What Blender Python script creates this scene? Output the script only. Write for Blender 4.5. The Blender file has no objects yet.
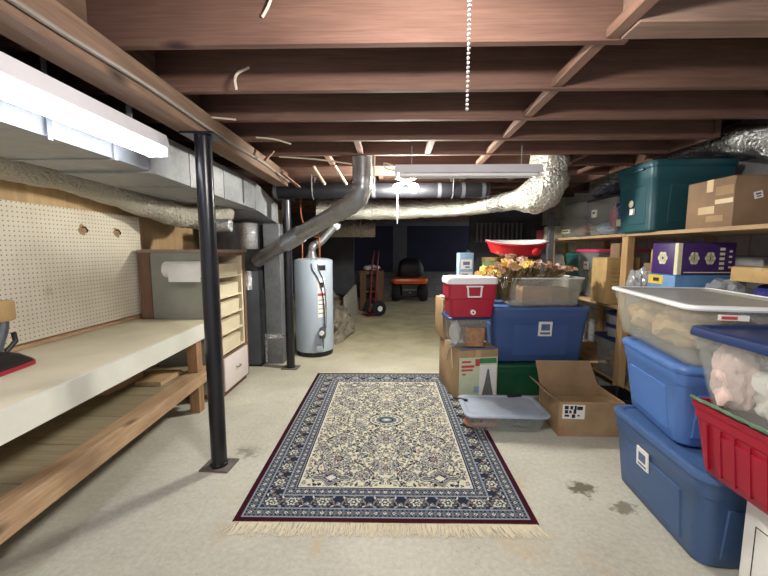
import bpy, bmesh, math, random
import numpy as np
from math import pi, sin, cos, radians as R
from mathutils import Vector, Matrix, noise

random.seed(7)
SC = bpy.context.scene
COL = SC.collection

# ------------------------------------------------------------------ helpers
def lin(c):
    def f(v):
        v /= 255.0
        return v / 12.92 if v <= .04045 else ((v + .055) / 1.055) ** 2.4
    return (f(c[0]), f(c[1]), f(c[2]), 1)

def newbm():
    return bmesh.new()

def box(bm, x0, x1, y0, y1, z0, z1, bev=0.0, seg=2):
    vs = [bm.verts.new(p) for p in ((x0, y0, z0), (x1, y0, z0), (x1, y1, z0), (x0, y1, z0),
                                    (x0, y0, z1), (x1, y0, z1), (x1, y1, z1), (x0, y1, z1))]
    fs = [bm.faces.new([vs[i] for i in q]) for q in ((3, 2, 1, 0), (4, 5, 6, 7), (0, 1, 5, 4), (1, 2, 6, 5), (2, 3, 7, 6), (3, 0, 4, 7))]
    if bev:
        es = list({e for f in fs for e in f.edges})
        bmesh.ops.bevel(bm, geom=es, offset=bev, segments=seg, affect='EDGES', profile=.5)
    return vs

def obox(bm, c, sx, sy, sz, rot=None, bev=0.0):
    """box of size sx,sy,sz centred at c with a rotation matrix"""
    b = bmesh.new()
    box(b, -sx / 2, sx / 2, -sy / 2, sy / 2, -sz / 2, sz / 2, bev)
    M = Matrix.Translation(Vector(c)) @ (rot.to_4x4() if rot else Matrix())
    b.transform(M)
    me = bpy.data.meshes.new('tmp'); b.to_mesh(me); b.free(); bm.from_mesh(me); bpy.data.meshes.remove(me)

def stick(bm, p, q, w, t, bev=0.0):
    """rectangular bar from p to q"""
    p, q = Vector(p), Vector(q)
    d = q - p
    M = d.to_track_quat('Z', 'Y').to_matrix()
    obox(bm, (p + q) / 2, w, t, d.length, M, bev)

def prism(bm, poly, z0, z1):
    a = [bm.verts.new((x, y, z0)) for x, y in poly]
    b = [bm.verts.new((x, y, z1)) for x, y in poly]
    n = len(poly)
    bm.faces.new(a[::-1]); bm.faces.new(b)
    for i in range(n):
        j = (i + 1) % n
        bm.faces.new((a[i], a[j], b[j], b[i]))

def loft(bm, loops, cap0=True, cap1=True):
    L = [[bm.verts.new(p) for p in l] for l in loops]
    n = len(L[0])
    for a, b in zip(L, L[1:]):
        for i in range(n):
            j = (i + 1) % n
            bm.faces.new((a[i], a[j], b[j], b[i]))
    if cap0: bm.faces.new(L[0][::-1])
    if cap1: bm.faces.new(L[-1])
    return L

def rrect(cx, cy, w, d, r, z, n=5):
    r = min(r, w / 2 - 1e-4, d / 2 - 1e-4)
    out = []
    for sx, sy, a0 in ((1, 1, 0), (-1, 1, 90), (-1, -1, 180), (1, -1, 270)):
        for k in range(n + 1):
            a = R(a0 + 90 * k / n)
            out.append((cx + sx * (w / 2 - r) + r * cos(a), cy + sy * (d / 2 - r) + r * sin(a), z))
    return out

def tube(bm, pts, r, n=10, cap=True, wob=0.0, seed=0, wfreq=12.0):
    pts = [Vector(p) for p in pts]
    rs = r if isinstance(r, (list, tuple)) else [r] * len(pts)
    t0 = (pts[1] - pts[0]).normalized()
    up = Vector((0, 0, 1)) if abs(t0.z) < .9 else Vector((0, 1, 0))
    u = t0.cross(up).normalized()
    loops = []
    for i, p in enumerate(pts):
        t = (pts[min(i + 1, len(pts) - 1)] - pts[max(i - 1, 0)]).normalized()
        u = (u - t * u.dot(t)).normalized()
        v = t.cross(u)
        lp = []
        for k in range(n):
            a = 2 * pi * k / n
            dv = u * cos(a) + v * sin(a)
            rr = rs[i]
            if wob:
                q = p + dv * rr
                nv = noise.noise(q * wfreq + Vector((seed, 0, 0)))
                n2 = noise.noise(q * wfreq * 2.7 + Vector((seed, 5, 0)))
                rr *= 1 + wob * (nv + .6 * (abs(n2) * 2 - .6))
            lp.append(p + dv * rr)
        loops.append(lp)
    loft(bm, loops, cap, cap)

def smoothpath(pts, k=8):
    """Catmull-Rom"""
    P = [Vector(p) for p in pts]
    P = [2 * P[0] - P[1]] + P + [2 * P[-1] - P[-2]]
    out = []
    for i in range(1, len(P) - 2):
        for s in range(k):
            t = s / k
            a, b, c, d = P[i - 1], P[i], P[i + 1], P[i + 2]
            out.append(.5 * ((2 * b) + (c - a) * t + (2 * a - 5 * b + 4 * c - d) * t * t + (3 * b - a - 3 * c + d) * t ** 3))
    out.append(P[-2])
    return out

def straight(p, q, n):
    p, q = Vector(p), Vector(q)
    return [p.lerp(q, i / n) for i in range(n + 1)]

def lathe(bm, prof, n=24, c=(0, 0, 0), sx=1.0, sy=1.0, cap=True):
    loops = [[(c[0] + max(r, 1e-4) * sx * cos(2 * pi * k / n), c[1] + max(r, 1e-4) * sy * sin(2 * pi * k / n), c[2] + z) for k in range(n)] for r, z in prof]
    loft(bm, loops, cap, cap)

def lump(bm, c, s, seed=0, amp=.25, freq=2.5, sub=3, floor=None):
    b = bmesh.new()
    bmesh.ops.create_icosphere(b, subdivisions=sub, radius=1)
    c = Vector(c)
    for v in b.verts:
        n = v.co.normalized()
        d = 1 + amp * (noise.noise(n * freq + Vector((seed * 3.1, seed, 0))) + .5 * noise.noise(n * freq * 2.3 + Vector((0, seed, 9))))
        v.co = Vector((n.x * s[0], n.y * s[1], n.z * s[2])) * d + c
        if floor is not None and v.co.z < floor: v.co.z = floor
    me = bpy.data.meshes.new('tmp'); b.to_mesh(me); b.free(); bm.from_mesh(me); bpy.data.meshes.remove(me)

def obj(name, bm, m, parent=None, smooth=35, loc=None):
    bmesh.ops.recalc_face_normals(bm, faces=bm.faces[:])
    me = bpy.data.meshes.new(name)
    bm.to_mesh(me); bm.free()
    if smooth:
        for p in me.polygons: p.use_smooth = True
        me.set_sharp_from_angle(angle=R(smooth))
    me.materials.append(m)
    o = bpy.data.objects.new(name, me)
    COL.objects.link(o)
    if parent: o.parent = parent
    if loc: o.location = loc
    return o

def thing(name, label, cat, loc=(0, 0, 0), rot=0.0, group=None):
    o = bpy.data.objects.new(name, None)
    COL.objects.link(o)
    o.empty_display_size = .1
    o.location = loc; o.rotation_euler = (0, 0, R(rot))
    o['label'] = label; o['category'] = cat
    if group: o['group'] = group
    return o

def tag(o, label, cat, group=None):
    o['label'] = label; o['category'] = cat
    if group: o['group'] = group
    return o

def struct(name, bm, m, smooth=0):
    o = obj(name, bm, m, None, smooth)
    o['kind'] = 'structure'
    return o

def one(name, label, cat, bm, m, c, group=None, smooth=35):
    """single mesh thing, geometry given in world space, origin moved to c"""
    bm.transform(Matrix.Translation(-Vector(c)))
    o = obj(name, bm, m, None, smooth, c)
    return tag(o, label, cat, group)

# ------------------------------------------------------------------ materials
def base(name):
    m = bpy.data.materials.new(name)
    m.use_nodes = True
    nt = m.node_tree
    return m, nt, nt.nodes['Principled BSDF']

def N(nt, t, **kw):
    n = nt.nodes.new(t)
    for k, v in kw.items():
        if k in n.inputs: n.inputs[k].default_value = v
        else: setattr(n, k, v)
    return n

def ramp(nt, fac, stops):
    n = nt.nodes.new('ShaderNodeValToRGB')
    e = n.color_ramp.elements
    while len(e) < len(stops): e.new(.5)
    for el, (p, c) in zip(e, stops):
        el.position = p; el.color = c
    nt.links.new(fac, n.inputs[0])
    return n.outputs[0]

def mix(nt, fac, a, b, mode='MIX'):
    n = nt.nodes.new('ShaderNodeMix')
    n.data_type = 'RGBA'; n.blend_type = mode
    for v, i in ((fac, 0), (a, 6), (b, 7)):
        if hasattr(v, 'is_output'): nt.links.new(v, n.inputs[i])
        else: n.inputs[i].default_value = v
    return n.outputs[2]

def coords(nt, scale=(1, 1, 1), kind='Object'):
    tc = nt.nodes.new('ShaderNodeTexCoord'); mp = nt.nodes.new('ShaderNodeMapping')
    mp.inputs['Scale'].default_value = scale
    nt.links.new(tc.outputs[kind], mp.inputs[0])
    return mp.outputs[0]

def noise_tex(nt, vec, scale, detail=4, rough=.55, dist=0):
    n = N(nt, 'ShaderNodeTexNoise', Scale=scale, Detail=detail, Roughness=rough, Distortion=dist)
    nt.links.new(vec, n.inputs['Vector'])
    return n.outputs['Fac']

def bump(nt, bs, h, strength=.3, dist=.01):
    b = N(nt, 'ShaderNodeBump', Strength=strength, Distance=dist)
    nt.links.new(h, b.inputs['Height']); nt.links.new(b.outputs[0], bs.inputs['Normal'])

def plain(name, c, rough=.5, metal=0.0, var=.12, scale=6, bmp=.0, spec=.5):
    m, nt, bs = base(name)
    bs.inputs['Roughness'].default_value = rough; bs.inputs['Metallic'].default_value = metal
    bs.inputs['Specular IOR Level'].default_value = spec
    c = lin(c)
    f = noise_tex(nt, coords(nt), scale)
    lo = tuple(v * (1 - var) for v in c[:3]) + (1,); hi = tuple(min(1, v * (1 + var)) for v in c[:3]) + (1,)
    nt.links.new(ramp(nt, f, [(.3, lo), (.7, hi)]), bs.inputs['Base Color'])
    if bmp: bump(nt, bs, noise_tex(nt, coords(nt), scale * 6), bmp)
    return m

def wood(name, a, b, axis=0, rough=.7, knots=True, sc=1.0, dark=None):
    m, nt, bs = base(name)
    bs.inputs['Roughness'].default_value = rough; bs.inputs['Specular IOR Level'].default_value = .25
    s = [26 * sc, 26 * sc, 26 * sc]; s[axis] = 1.6 * sc
    f1 = noise_tex(nt, coords(nt, s), 1.0, 6, .6, .6)
    s2 = [120, 120, 120]; s2[axis] = 5
    f2 = noise_tex(nt, coords(nt, s2), 1.0, 3, .5)
    c = ramp(nt, f1, [(.28, lin(a)), (.72, lin(b))])
    c = mix(nt, .35, c, ramp(nt, f2, [(.35, lin(a)), (.65, lin(b))]))
    if knots:
        s3 = [3.2, 3.2, 3.2]; s3[axis] = 1.3
        v = N(nt, 'ShaderNodeTexVoronoi', Scale=1.0)
        nt.links.new(coords(nt, s3), v.inputs['Vector'])
        k = ramp(nt, v.outputs['Distance'], [(.03, (1, 1, 1, 1)), (.11, (0, 0, 0, 1))])
        c = mix(nt, k, c, lin(dark or [x * .45 for x in a]))
    f3 = noise_tex(nt, coords(nt), 1.7, 4)
    c = mix(nt, ramp(nt, f3, [(.4, (0, 0, 0, 1)), (.75, (.45, .45, .45, 1))]), c, lin([x * .72 for x in a]))
    nt.links.new(c, bs.inputs['Base Color'])
    bump(nt, bs, f2, .15, .004)
    return m

def clear(name, tint=(.85, .88, .88), op=.4, rough=.25, c=(205, 208, 205)):
    m, nt, bs = base(name)
    bs.inputs['Base Color'].default_value = lin(c); bs.inputs['Roughness'].default_value = rough
    f = noise_tex(nt, coords(nt), 9, 4)
    tr = N(nt, 'ShaderNodeBsdfTransparent'); tr.inputs[0].default_value = tint + (1,)
    mx = nt.nodes.new('ShaderNodeMixShader')
    r = ramp(nt, f, [(.3, (op * .93,) * 3 + (1,)), (.7, (op * 1.07,) * 3 + (1,))])
    nt.links.new(r, mx.inputs[0]); nt.links.new(tr.outputs[0], mx.inputs[1]); nt.links.new(bs.outputs[0], mx.inputs[2])
    nt.links.new(mx.outputs[0], nt.nodes['Material Output'].inputs[0])
    return m

def emit(name, c, s):
    m, nt, bs = base(name)
    bs.inputs['Base Color'].default_value = lin(c)
    bs.inputs['Emission Color'].default_value = lin(c); bs.inputs['Emission Strength'].default_value = s
    return m

def concrete():
    m, nt, bs = base('concrete_floor')
    bs.inputs['Roughness'].default_value = .75; bs.inputs['Specular IOR Level'].default_value = .3
    v = coords(nt)
    c = ramp(nt, noise_tex(nt, v, 1.1, 6, .6), [(.3, lin((172, 169, 154))), (.7, lin((214, 211, 195)))])
    fine = noise_tex(nt, v, 38, 5, .7)
    c = mix(nt, .22, c, ramp(nt, fine, [(.35, lin((140, 134, 120))), (.65, lin((225, 221, 208)))]))
    # far bulbs' yellow light put into the far floor colour, then rusty patches
    sep = N(nt, 'ShaderNodeSeparateXYZ'); nt.links.new(v, sep.inputs[0])
    yl = N(nt, 'ShaderNodeMapRange'); nt.links.new(sep.outputs[1], yl.inputs[0])
    yl.inputs[1].default_value = 3.6; yl.inputs[2].default_value = 6.0; yl.inputs[3].default_value = 0; yl.inputs[4].default_value = .8
    c = mix(nt, yl.outputs[0], c, ramp(nt, noise_tex(nt, v, 2.5, 5), [(.35, lin((172, 162, 122))), (.65, lin((208, 198, 156)))]))
    st = noise_tex(nt, v, 1.9, 6, .65, .8)
    c = mix(nt, ramp(nt, st, [(.6, (0, 0, 0, 1)), (.76, (.55, .55, .55, 1))]), c, lin((190, 158, 104)))
    # dirty specks
    vo = N(nt, 'ShaderNodeTexVoronoi', Scale=17.0); nt.links.new(v, vo.inputs['Vector'])
    c = mix(nt, ramp(nt, vo.outputs['Distance'], [(.02, (.6, .6, .6, 1)), (.09, (0, 0, 0, 1))]), c, lin((120, 112, 95)))
    # dark oil stains with a shape of their own
    def spot(cx, cy, rx, ry, lo, hi, colr, fac, cc):
        mp = N(nt, 'ShaderNodeMapping'); nt.links.new(v, mp.inputs[0])
        mp.inputs['Location'].default_value = (-cx / rx, -cy / ry, 0); mp.inputs['Scale'].default_value = (1 / rx, 1 / ry, 1)
        ln = N(nt, 'ShaderNodeVectorMath', operation='LENGTH'); nt.links.new(mp.outputs[0], ln.inputs[0])
        ad = N(nt, 'ShaderNodeMath', operation='ADD'); nt.links.new(ln.outputs['Value'], ad.inputs[0])
        sb = N(nt, 'ShaderNodeMath', operation='MULTIPLY'); nt.links.new(noise_tex(nt, v, 14, 6, .7), sb.inputs[0]); sb.inputs[1].default_value = 1.3
        nt.links.new(sb.outputs[0], ad.inputs[1])
        return mix(nt, ramp(nt, ad.outputs[0], [(lo, (fac,) * 3 + (1,)), (hi, (0, 0, 0, 1))]), cc, lin(colr))
    c = spot(1.17, 2.08, .24, .22, .85, 1.5, (92, 82, 62), .85, c)
    c = spot(1.32, 1.92, .22, .15, .85, 1.5, (100, 90, 68), .7, c)
    c = spot(-1.02, 2.45, .30, .25, .75, 1.0, (128, 122, 108), .7, c)
    c = spot(.75, 2.05, .25, .5, .6, 1.0, (205, 172, 112), .6, c)
    nt.links.new(c, bs.inputs['Base Color'])
    bump(nt, bs, fine, .12, .004)
    return m

def cardboard(name, a=(168, 132, 92)):
    m, nt, bs = base(name)
    bs.inputs['Roughness'].default_value = .8; bs.inputs['Specular IOR Level'].default_value = .2
    f = noise_tex(nt, coords(nt), 5, 5)
    c = ramp(nt, f, [(.3, lin([x * .9 for x in a])), (.7, lin([min(255, x * 1.08) for x in a]))])
    w = N(nt, 'ShaderNodeTexWave', Scale=60.0, Distortion=.4); nt.links.new(coords(nt), w.inputs['Vector'])
    c = mix(nt, .06, c, w.outputs['Color'], 'MULTIPLY')
    nt.links.new(c, bs.inputs['Base Color'])
    return m

def galvan(name, c=(150, 155, 158), rough=.38, metal=.75):
    m, nt, bs = base(name)
    bs.inputs['Metallic'].default_value = metal
    v = N(nt, 'ShaderNodeTexVoronoi', Scale=28.0); nt.links.new(coords(nt), v.inputs['Vector'])
    f = noise_tex(nt, coords(nt), 4, 5)
    c1 = mix(nt, .18, ramp(nt, f, [(.3, lin([x * .85 for x in c])), (.7, lin(c))]), v.outputs['Color'], 'SOFT_LIGHT')
    hs = N(nt, 'ShaderNodeHueSaturation', Saturation=.35); nt.links.new(c1, hs.inputs['Color'])
    nt.links.new(hs.outputs[0], bs.inputs['Base Color'])
    nt.links.new(ramp(nt, f, [(.2, (rough * .7,) * 3 + (1,)), (.8, (rough * 1.3,) * 3 + (1,))]), bs.inputs['Roughness'])
    return m

def foil(name, c=(205, 204, 196), rough=.3, metal=.9):
    m, nt, bs = base(name)
    bs.inputs['Metallic'].default_value = metal; bs.inputs['Roughness'].default_value = rough
    bs.inputs['Base Color'].default_value = lin(c)
    v = N(nt, 'ShaderNodeTexVoronoi', Scale=26.0, feature='DISTANCE_TO_EDGE'); nt.links.new(coords(nt), v.inputs['Vector'])
    f = noise_tex(nt, coords(nt), 30, 4, .6, 1.5)
    ad = N(nt, 'ShaderNodeMath', operation='ADD'); nt.links.new(v.outputs['Distance'], ad.inputs[0]); nt.links.new(f, ad.inputs[1])
    bump(nt, bs, ad.outputs[0], .7, .03)
    return m

def grid_holes():
    """pegboard: round holes on a 1 inch grid in the board's own Y/Z"""
    m, nt, bs = base('pegboard_face')
    bs.inputs['Roughness'].default_value = .7
    v = coords(nt, (1 / .0305,) * 3)
    fr = N(nt, 'ShaderNodeVectorMath', operation='FRACTION'); nt.links.new(v, fr.inputs[0])
    sb = N(nt, 'ShaderNodeVectorMath', operation='SUBTRACT'); nt.links.new(fr.outputs[0], sb.inputs[0]); sb.inputs[1].default_value = (.5, .5, .5)
    ml = N(nt, 'ShaderNodeVectorMath', operation='MULTIPLY'); nt.links.new(sb.outputs[0], ml.inputs[0]); ml.inputs[1].default_value = (0, 1, 1)
    ln = N(nt, 'ShaderNodeVectorMath', operation='LENGTH'); nt.links.new(ml.outputs[0], ln.inputs[0])
    f = noise_tex(nt, coords(nt), 3, 5)
    c = ramp(nt, f, [(.3, lin((214, 203, 180))), (.7, lin((232, 224, 204)))])
    st = noise_tex(nt, coords(nt), 2.6, 6, .7, .5)
    c = mix(nt, ramp(nt, st, [(.66, (0, 0, 0, 1)), (.74, (.5, .5, .5, 1))]), c, lin((176, 138, 92)))
    c = mix(nt, ramp(nt, ln.outputs['Value'], [(.12, (1, 1, 1, 1)), (.17, (0, 0, 0, 1))]), c, lin((118, 98, 76)))
    nt.links.new(c, bs.inputs['Base Color'])
    return m

def blocks(name, a, b):
    m, nt, bs = base(name)
    bs.inputs['Roughness'].default_value = .85
    tc = coords(nt)
    sep = N(nt, 'ShaderNodeSeparateXYZ'); nt.links.new(tc, sep.inputs[0])
    ad = N(nt, 'ShaderNodeMath', operation='ADD'); nt.links.new(sep.outputs[0], ad.inputs[0]); nt.links.new(sep.outputs[1], ad.inputs[1])
    cb = N(nt, 'ShaderNodeCombineXYZ'); nt.links.new(ad.outputs[0], cb.inputs[0]); nt.links.new(sep.outputs[2], cb.inputs[1])
    br = N(nt, 'ShaderNodeTexBrick', Scale=1.0)
    br.inputs['Brick Width'].default_value = .4; br.inputs['Row Height'].default_value = .2; br.inputs['Mortar Size'].default_value = .006
    br.inputs['Color1'].default_value = lin(a); br.inputs['Color2'].default_value = lin(b); br.inputs['Mortar'].default_value = lin([x * .7 for x in a])
    nt.links.new(cb.outputs[0], br.inputs['Vector'])
    c = mix(nt, .3, br.outputs['Color'], ramp(nt, noise_tex(nt, tc, 14, 5), [(.3, lin([x * .6 for x in a])), (.7, lin(b))]))
    nt.links.new(c, bs.inputs['Base Color'])
    bump(nt, bs, noise_tex(nt, tc, 60, 4), .3)
    return m

M = {}
M['floor'] = concrete()
M['joist'] = wood('joist_wood', (94, 68, 59), (124, 95, 82), 0, .75)
M['joist_pale'] = wood('sistered_joist_wood', (124, 98, 86), (164, 138, 122), 0, .75)
M['beam'] = wood('girder_wood', (98, 76, 64), (140, 114, 94), 1, .75)
M['block'] = wood('bridging_wood', (112, 84, 72), (148, 116, 98), 1, .75, False)
M['subfloor'] = wood('subfloor_boards', (78, 58, 58), (104, 80, 80), 1, .85)
M['ply'] = wood('plywood_wall', (180, 146, 104), (212, 182, 138), 2, .7, True, .55, (130, 90, 55))
M['pine'] = wood('pine_lumber', (176, 144, 104), (210, 182, 142), 1, .65)
M['pine_z'] = wood('pine_post', (176, 140, 96), (208, 174, 128), 2, .65)
M['lumber'] = wood('bench_lumber', (164, 130, 98), (212, 182, 146), 1, .7)
M['lumber_z'] = wood('bench_leg_lumber', (144, 108, 78), (186, 148, 114), 2, .7)
M['shelfply'] = wood('bench_shelf_boards', (140, 128, 102), (174, 162, 134), 0, .75)
M['benchtop'] = plain('bench_top_paint', (216, 206, 178), .55, 0, .1, 2.5)
M['white_paint'] = plain('white_painted_board', (222, 221, 208), .55, 0, .06, 5)
M['brown'] = wood('brown_trim', (104, 78, 62), (138, 108, 88), 2, .6, False)
M['peg'] = grid_holes()
M['gray_panel'] = plain('grey_green_panel', (148, 150, 138), .6, 0, .08, 7)
M['cream'] = plain('cream_interior', (222, 210, 180), .6, 0, .06, 7)
M['pinkwhite'] = plain('white_drawer_front', (226, 214, 210), .5, 0, .04, 5)
M['mauve_top'] = plain('cabinet_top', (150, 128, 118), .5, 0, .1, 7)
M['paper'] = plain('white_paper', (238, 236, 230), .85, 0, .03, 12)
M['black_paint'] = plain('black_column_paint', (26, 26, 32), .28, 0, .2, 9)
M['black'] = plain('black_plastic', (22, 22, 24), .45, 0, .2, 9)
M['rubber'] = plain('black_rubber', (24, 24, 26), .8, 0, .2, 9)
M['darkgrey'] = plain('dark_grey_steel', (88, 91, 97), .5, .3, .15, 6)
M['rust'] = plain('rusty_plate', (120, 112, 104), .7, .4, .25, 20)
M['duct'] = galvan('trunk_sheet_metal', (164, 170, 176), .5, .35)
M['duct_dark'] = galvan('round_duct_metal', (150, 154, 160), .34, .6)
M['duct_grey'] = galvan('riser_sheet_metal', (128, 134, 140), .45, .5)
M['plenum'] = galvan('plenum_metal', (96, 100, 104), .5, .5)
M['blackpipe'] = plain('black_pipe', (24, 24, 28), .5, 0, .15, 8, 0, .3)
M['foil'] = foil('foil_wrap', (222, 220, 208), .3, .8)
M['foil_dull'] = foil('dull_insulation_wrap', (186, 180, 164), .55, .35)
M['foil_bright'] = foil('bright_foil', (225, 225, 225), .22, .95)
M['brownduct'] = foil('brown_flex_duct', (168, 156, 140), .5, .3)
M['copper'] = plain('copper_pipe', (176, 108, 72), .35, .9, .15, 9)
M['heater'] = plain('water_heater_enamel', (172, 184, 196), .32, 0, .04, 4)
M['white'] = plain('white_plastic', (236, 236, 236), .4, 0, .03, 9)
M['offwhite'] = plain('fixture_white_enamel', (222, 220, 226), .4, 0, .03, 9)
M['tube'] = emit('fluorescent_tube', (236, 242, 255), 10)
M['bulb'] = emit('lit_bulb', (255, 249, 242), 700)
M['bulb_far'] = emit('lit_far_bulb', (252, 250, 240), 800)
M['brass'] = plain('dull_brass', (150, 128, 84), .4, .8, .1, 9)
M['rubble'] = plain('rough_concrete_rubble', (134, 126, 110), .9, 0, .35, 9, .6)
M['slab'] = plain('pale_slab', (176, 172, 158), .8, 0, .15, 5, .2)
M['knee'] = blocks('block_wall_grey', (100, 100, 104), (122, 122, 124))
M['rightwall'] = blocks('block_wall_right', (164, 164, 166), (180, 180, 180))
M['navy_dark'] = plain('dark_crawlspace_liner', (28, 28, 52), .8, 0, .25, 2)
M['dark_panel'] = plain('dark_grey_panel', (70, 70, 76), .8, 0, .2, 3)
M['grey_post'] = plain('grey_post', (92, 90, 96), .7, 0, .15, 4)
M['red_steel'] = plain('red_hand_truck_paint', (120, 34, 36), .45, .2, .1, 9)
M['orange'] = plain('orange_fender', (226, 98, 40), .35, 0, .05, 9)
M['dark_wood'] = wood('dark_box_wood', (86, 62, 48), (124, 92, 70), 2, .7)
M['blue_tote'] = plain('mid_blue_tote', (72, 98, 152), .42, 0, .05, 4, .03)
M['blue_big'] = plain('slate_blue_tote', (66, 94, 136), .42, 0, .05, 4, .03)
M['blue_light'] = plain('bright_blue_tote', (84, 124, 190), .42, 0, .05, 4, .03)
M['blue_lid'] = plain('navy_lid', (34, 52, 98), .4, 0, .05, 4)
M['blue_lid2'] = plain('steel_blue_lid', (74, 104, 150), .36, 0, .05, 4)
M['green_tote'] = plain('green_tote', (24, 84, 56), .42, 0, .05, 4)
M['teal'] = plain('teal_tote', (26, 78, 88), .42, 0, .06, 4)
M['teal_green'] = plain('green_teal_tote', (30, 96, 90), .42, 0, .06, 4)
M['red'] = plain('red_tote', (160, 22, 46), .42, 0, .06, 4)
M['cooler_red'] = plain('cooler_red', (170, 30, 52), .42, 0, .06, 5)
M['tray_red'] = plain('tray_red', (186, 34, 44), .35, 0, .06, 5)
M['tray_white'] = plain('tray_inside', (206, 206, 204), .4, 0, .05, 5)
M['pink'] = plain('pink_lid', (222, 62, 112), .4, 0, .04, 5)
M['clear'] = clear('clear_plastic', (.95, .96, .96), .17)
M['clear_lid'] = clear('milky_lid', (.85, .87, .88), .62, .3, (196, 194, 186))
M['clear_lid2'] = clear('bluish_clear_lid', (.86, .9, .95), .6, .2, (196, 208, 222))
M['frost'] = clear('frosted_plastic', (.94, .94, .92), .22, .35, (222, 220, 208))
M['bag'] = clear('thin_plastic_bag', (.92, .92, .94), .36, .12, (214, 216, 220))
M['card'] = cardboard('cardboard', (172, 144, 110))
M['card_dark'] = cardboard('weathered_cardboard', (146, 120, 96))
M['card_warm'] = cardboard('golden_cardboard', (196, 164, 112))
M['card_in'] = cardboard('cardboard_inside', (164, 136, 104))
M['tape'] = plain('packing_tape', (196, 168, 124), .3, 0, .05, 9)
M['purple'] = plain('purple_print', (66, 38, 106), .5, 0, .1, 12)
M['lightblue'] = plain('pale_blue_print', (146, 178, 206), .5, 0, .15, 14)
M['skyblue'] = plain('sky_blue_print', (96, 146, 196), .5, 0, .15, 14)
M['green_print'] = plain('pale_green_print', (206, 214, 182), .55, 0, .06, 14)
M['tree_green'] = plain('green_print', (66, 140, 82), .55, 0, .2, 20)
M['red_print'] = plain('red_print', (202, 72, 66), .55, 0, .05, 14)
M['ink'] = plain('black_ink', (36, 36, 38), .7, 0, .05, 14)
M['ink_grey'] = plain('grey_print', (110, 112, 108), .7, 0, .1, 14)
M['blue_print'] = plain('blue_print', (92, 112, 146), .6, 0, .25, 30)
M['yellow'] = plain('yellow_print', (226, 196, 70), .5, 0, .05, 14)
M['cream_label'] = plain('cream_label', (226, 220, 186), .7, 0, .04, 14)
M['plush'] = plain('pale_plush', (238, 208, 198), .95, 0, .12, 9, .5)
M['plush_white'] = plain('white_plush', (240, 234, 226), .95, 0, .08, 9, .5)
M['plush_tan'] = plain('tan_plush', (216, 184, 140), .95, 0, .15, 8, .5)
M['skin'] = plain('tan_bear', (190, 140, 104), .8, 0, .05, 8)
M['wicker'] = plain('wicker_brown', (164, 124, 92), .7, 0, .25, 30, .5)
M['orange_cloth'] = plain('orange_brown_cloth', (190, 128, 100), .9, 0, .25, 7, .3)
M['garland'] = plain('green_garland', (92, 124, 98), .8, 0, .3, 30, .5)
M['fl_yellow'] = plain('yellow_petals', (232, 200, 104), .7, 0, .15, 20)
M['fl_orange'] = plain('orange_petals', (226, 156, 84), .7, 0, .15, 20)
M['fl_pink'] = plain('dusty_pink_petals', (206, 166, 142), .7, 0, .2, 20)
M['fl_brown'] = plain('dried_brown_petals', (136, 94, 66), .8, 0, .25, 20)
M['stem'] = plain('dry_stems', (110, 92, 56), .8, 0, .2, 20)
M['cable_white'] = plain('white_cable', (206, 196, 176), .55, 0, .05, 9)
M['cable_grey'] = plain('grey_cable', (130, 122, 114), .55, 0, .1, 9)
M['navy_bag'] = plain('blue_purple_bag', (52, 56, 128), .4, 0, .3, 9)
M['tin'] = plain('green_gold_tin', (98, 112, 74), .4, .4, .15, 9)
M['tarp'] = plain('dark_tarp', (44, 44, 54), .6, 0, .25, 7)
M['fringe'] = plain('cream_fringe', (222, 212, 186), .95, 0, .08, 30)
M['pink_clutter'] = plain('pink_print', (190, 90, 110), .6, 0, .2, 14)

# ------------------------------------------------------------------ setting
b = newbm(); box(b, -3.4, 3.4, -1.6, 13, -.1, 0); struct('floor', b, M['floor'])
b = newbm(); box(b, -3.4, 3.4, -1.6, 13, 2.536, 2.56); struct('ceiling', b, M['subfloor'])
b = newbm(); box(b, -2.56, -2.425, -1.6, 11.2, 0, 2.54); struct('wall_left', b, M['ply'])
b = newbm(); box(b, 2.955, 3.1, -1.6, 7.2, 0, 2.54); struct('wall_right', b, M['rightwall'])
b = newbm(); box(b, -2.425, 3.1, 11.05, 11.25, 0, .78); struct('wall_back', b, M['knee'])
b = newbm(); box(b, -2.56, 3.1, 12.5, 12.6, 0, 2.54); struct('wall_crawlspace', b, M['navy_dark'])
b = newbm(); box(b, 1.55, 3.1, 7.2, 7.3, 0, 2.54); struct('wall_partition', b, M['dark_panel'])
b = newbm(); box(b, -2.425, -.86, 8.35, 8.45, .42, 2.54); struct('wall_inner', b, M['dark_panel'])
b = newbm(); box(b, .06, .48, 11.0, 11.12, .78, 2.3); struct('trim_post', b, M['grey_post'])
b = newbm(); box(b, -2.425, 3.1, 10.98, 11.12, 2.18, 2.298); struct('trim_header', b, M['grey_post'])

# joists (each board its own piece of the structure), fronts 1.582 + .44 k
ti = 0
for k in range(-6, 24):
    y0 = 1.582 + .44 * k
    xr = 2.95 if k < 3 or k > 8 else 2.45
    b = newbm()
    if k == 0: box(b, -2.42, .97, y0, y0 + .038, 2.3, 2.535, .002, 1)
    else: box(b, -2.42, xr, y0, y0 + .038, 2.3, 2.535, .002, 1)
    o = struct('trim_%d' % ti, b, M['joist']); ti += 1
b = newbm(); box(b, .93, 2.95, 1.462, 1.578, 2.30, 2.535, .003, 1); struct('trim_%d' % ti, b, M['joist_pale']); ti += 1
b = newbm(); box(b, 2.452, 2.49, 2.88, 5.14, 2.3, 2.535); struct('trim_%d' % ti, b, M['joist']); ti += 1
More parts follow.
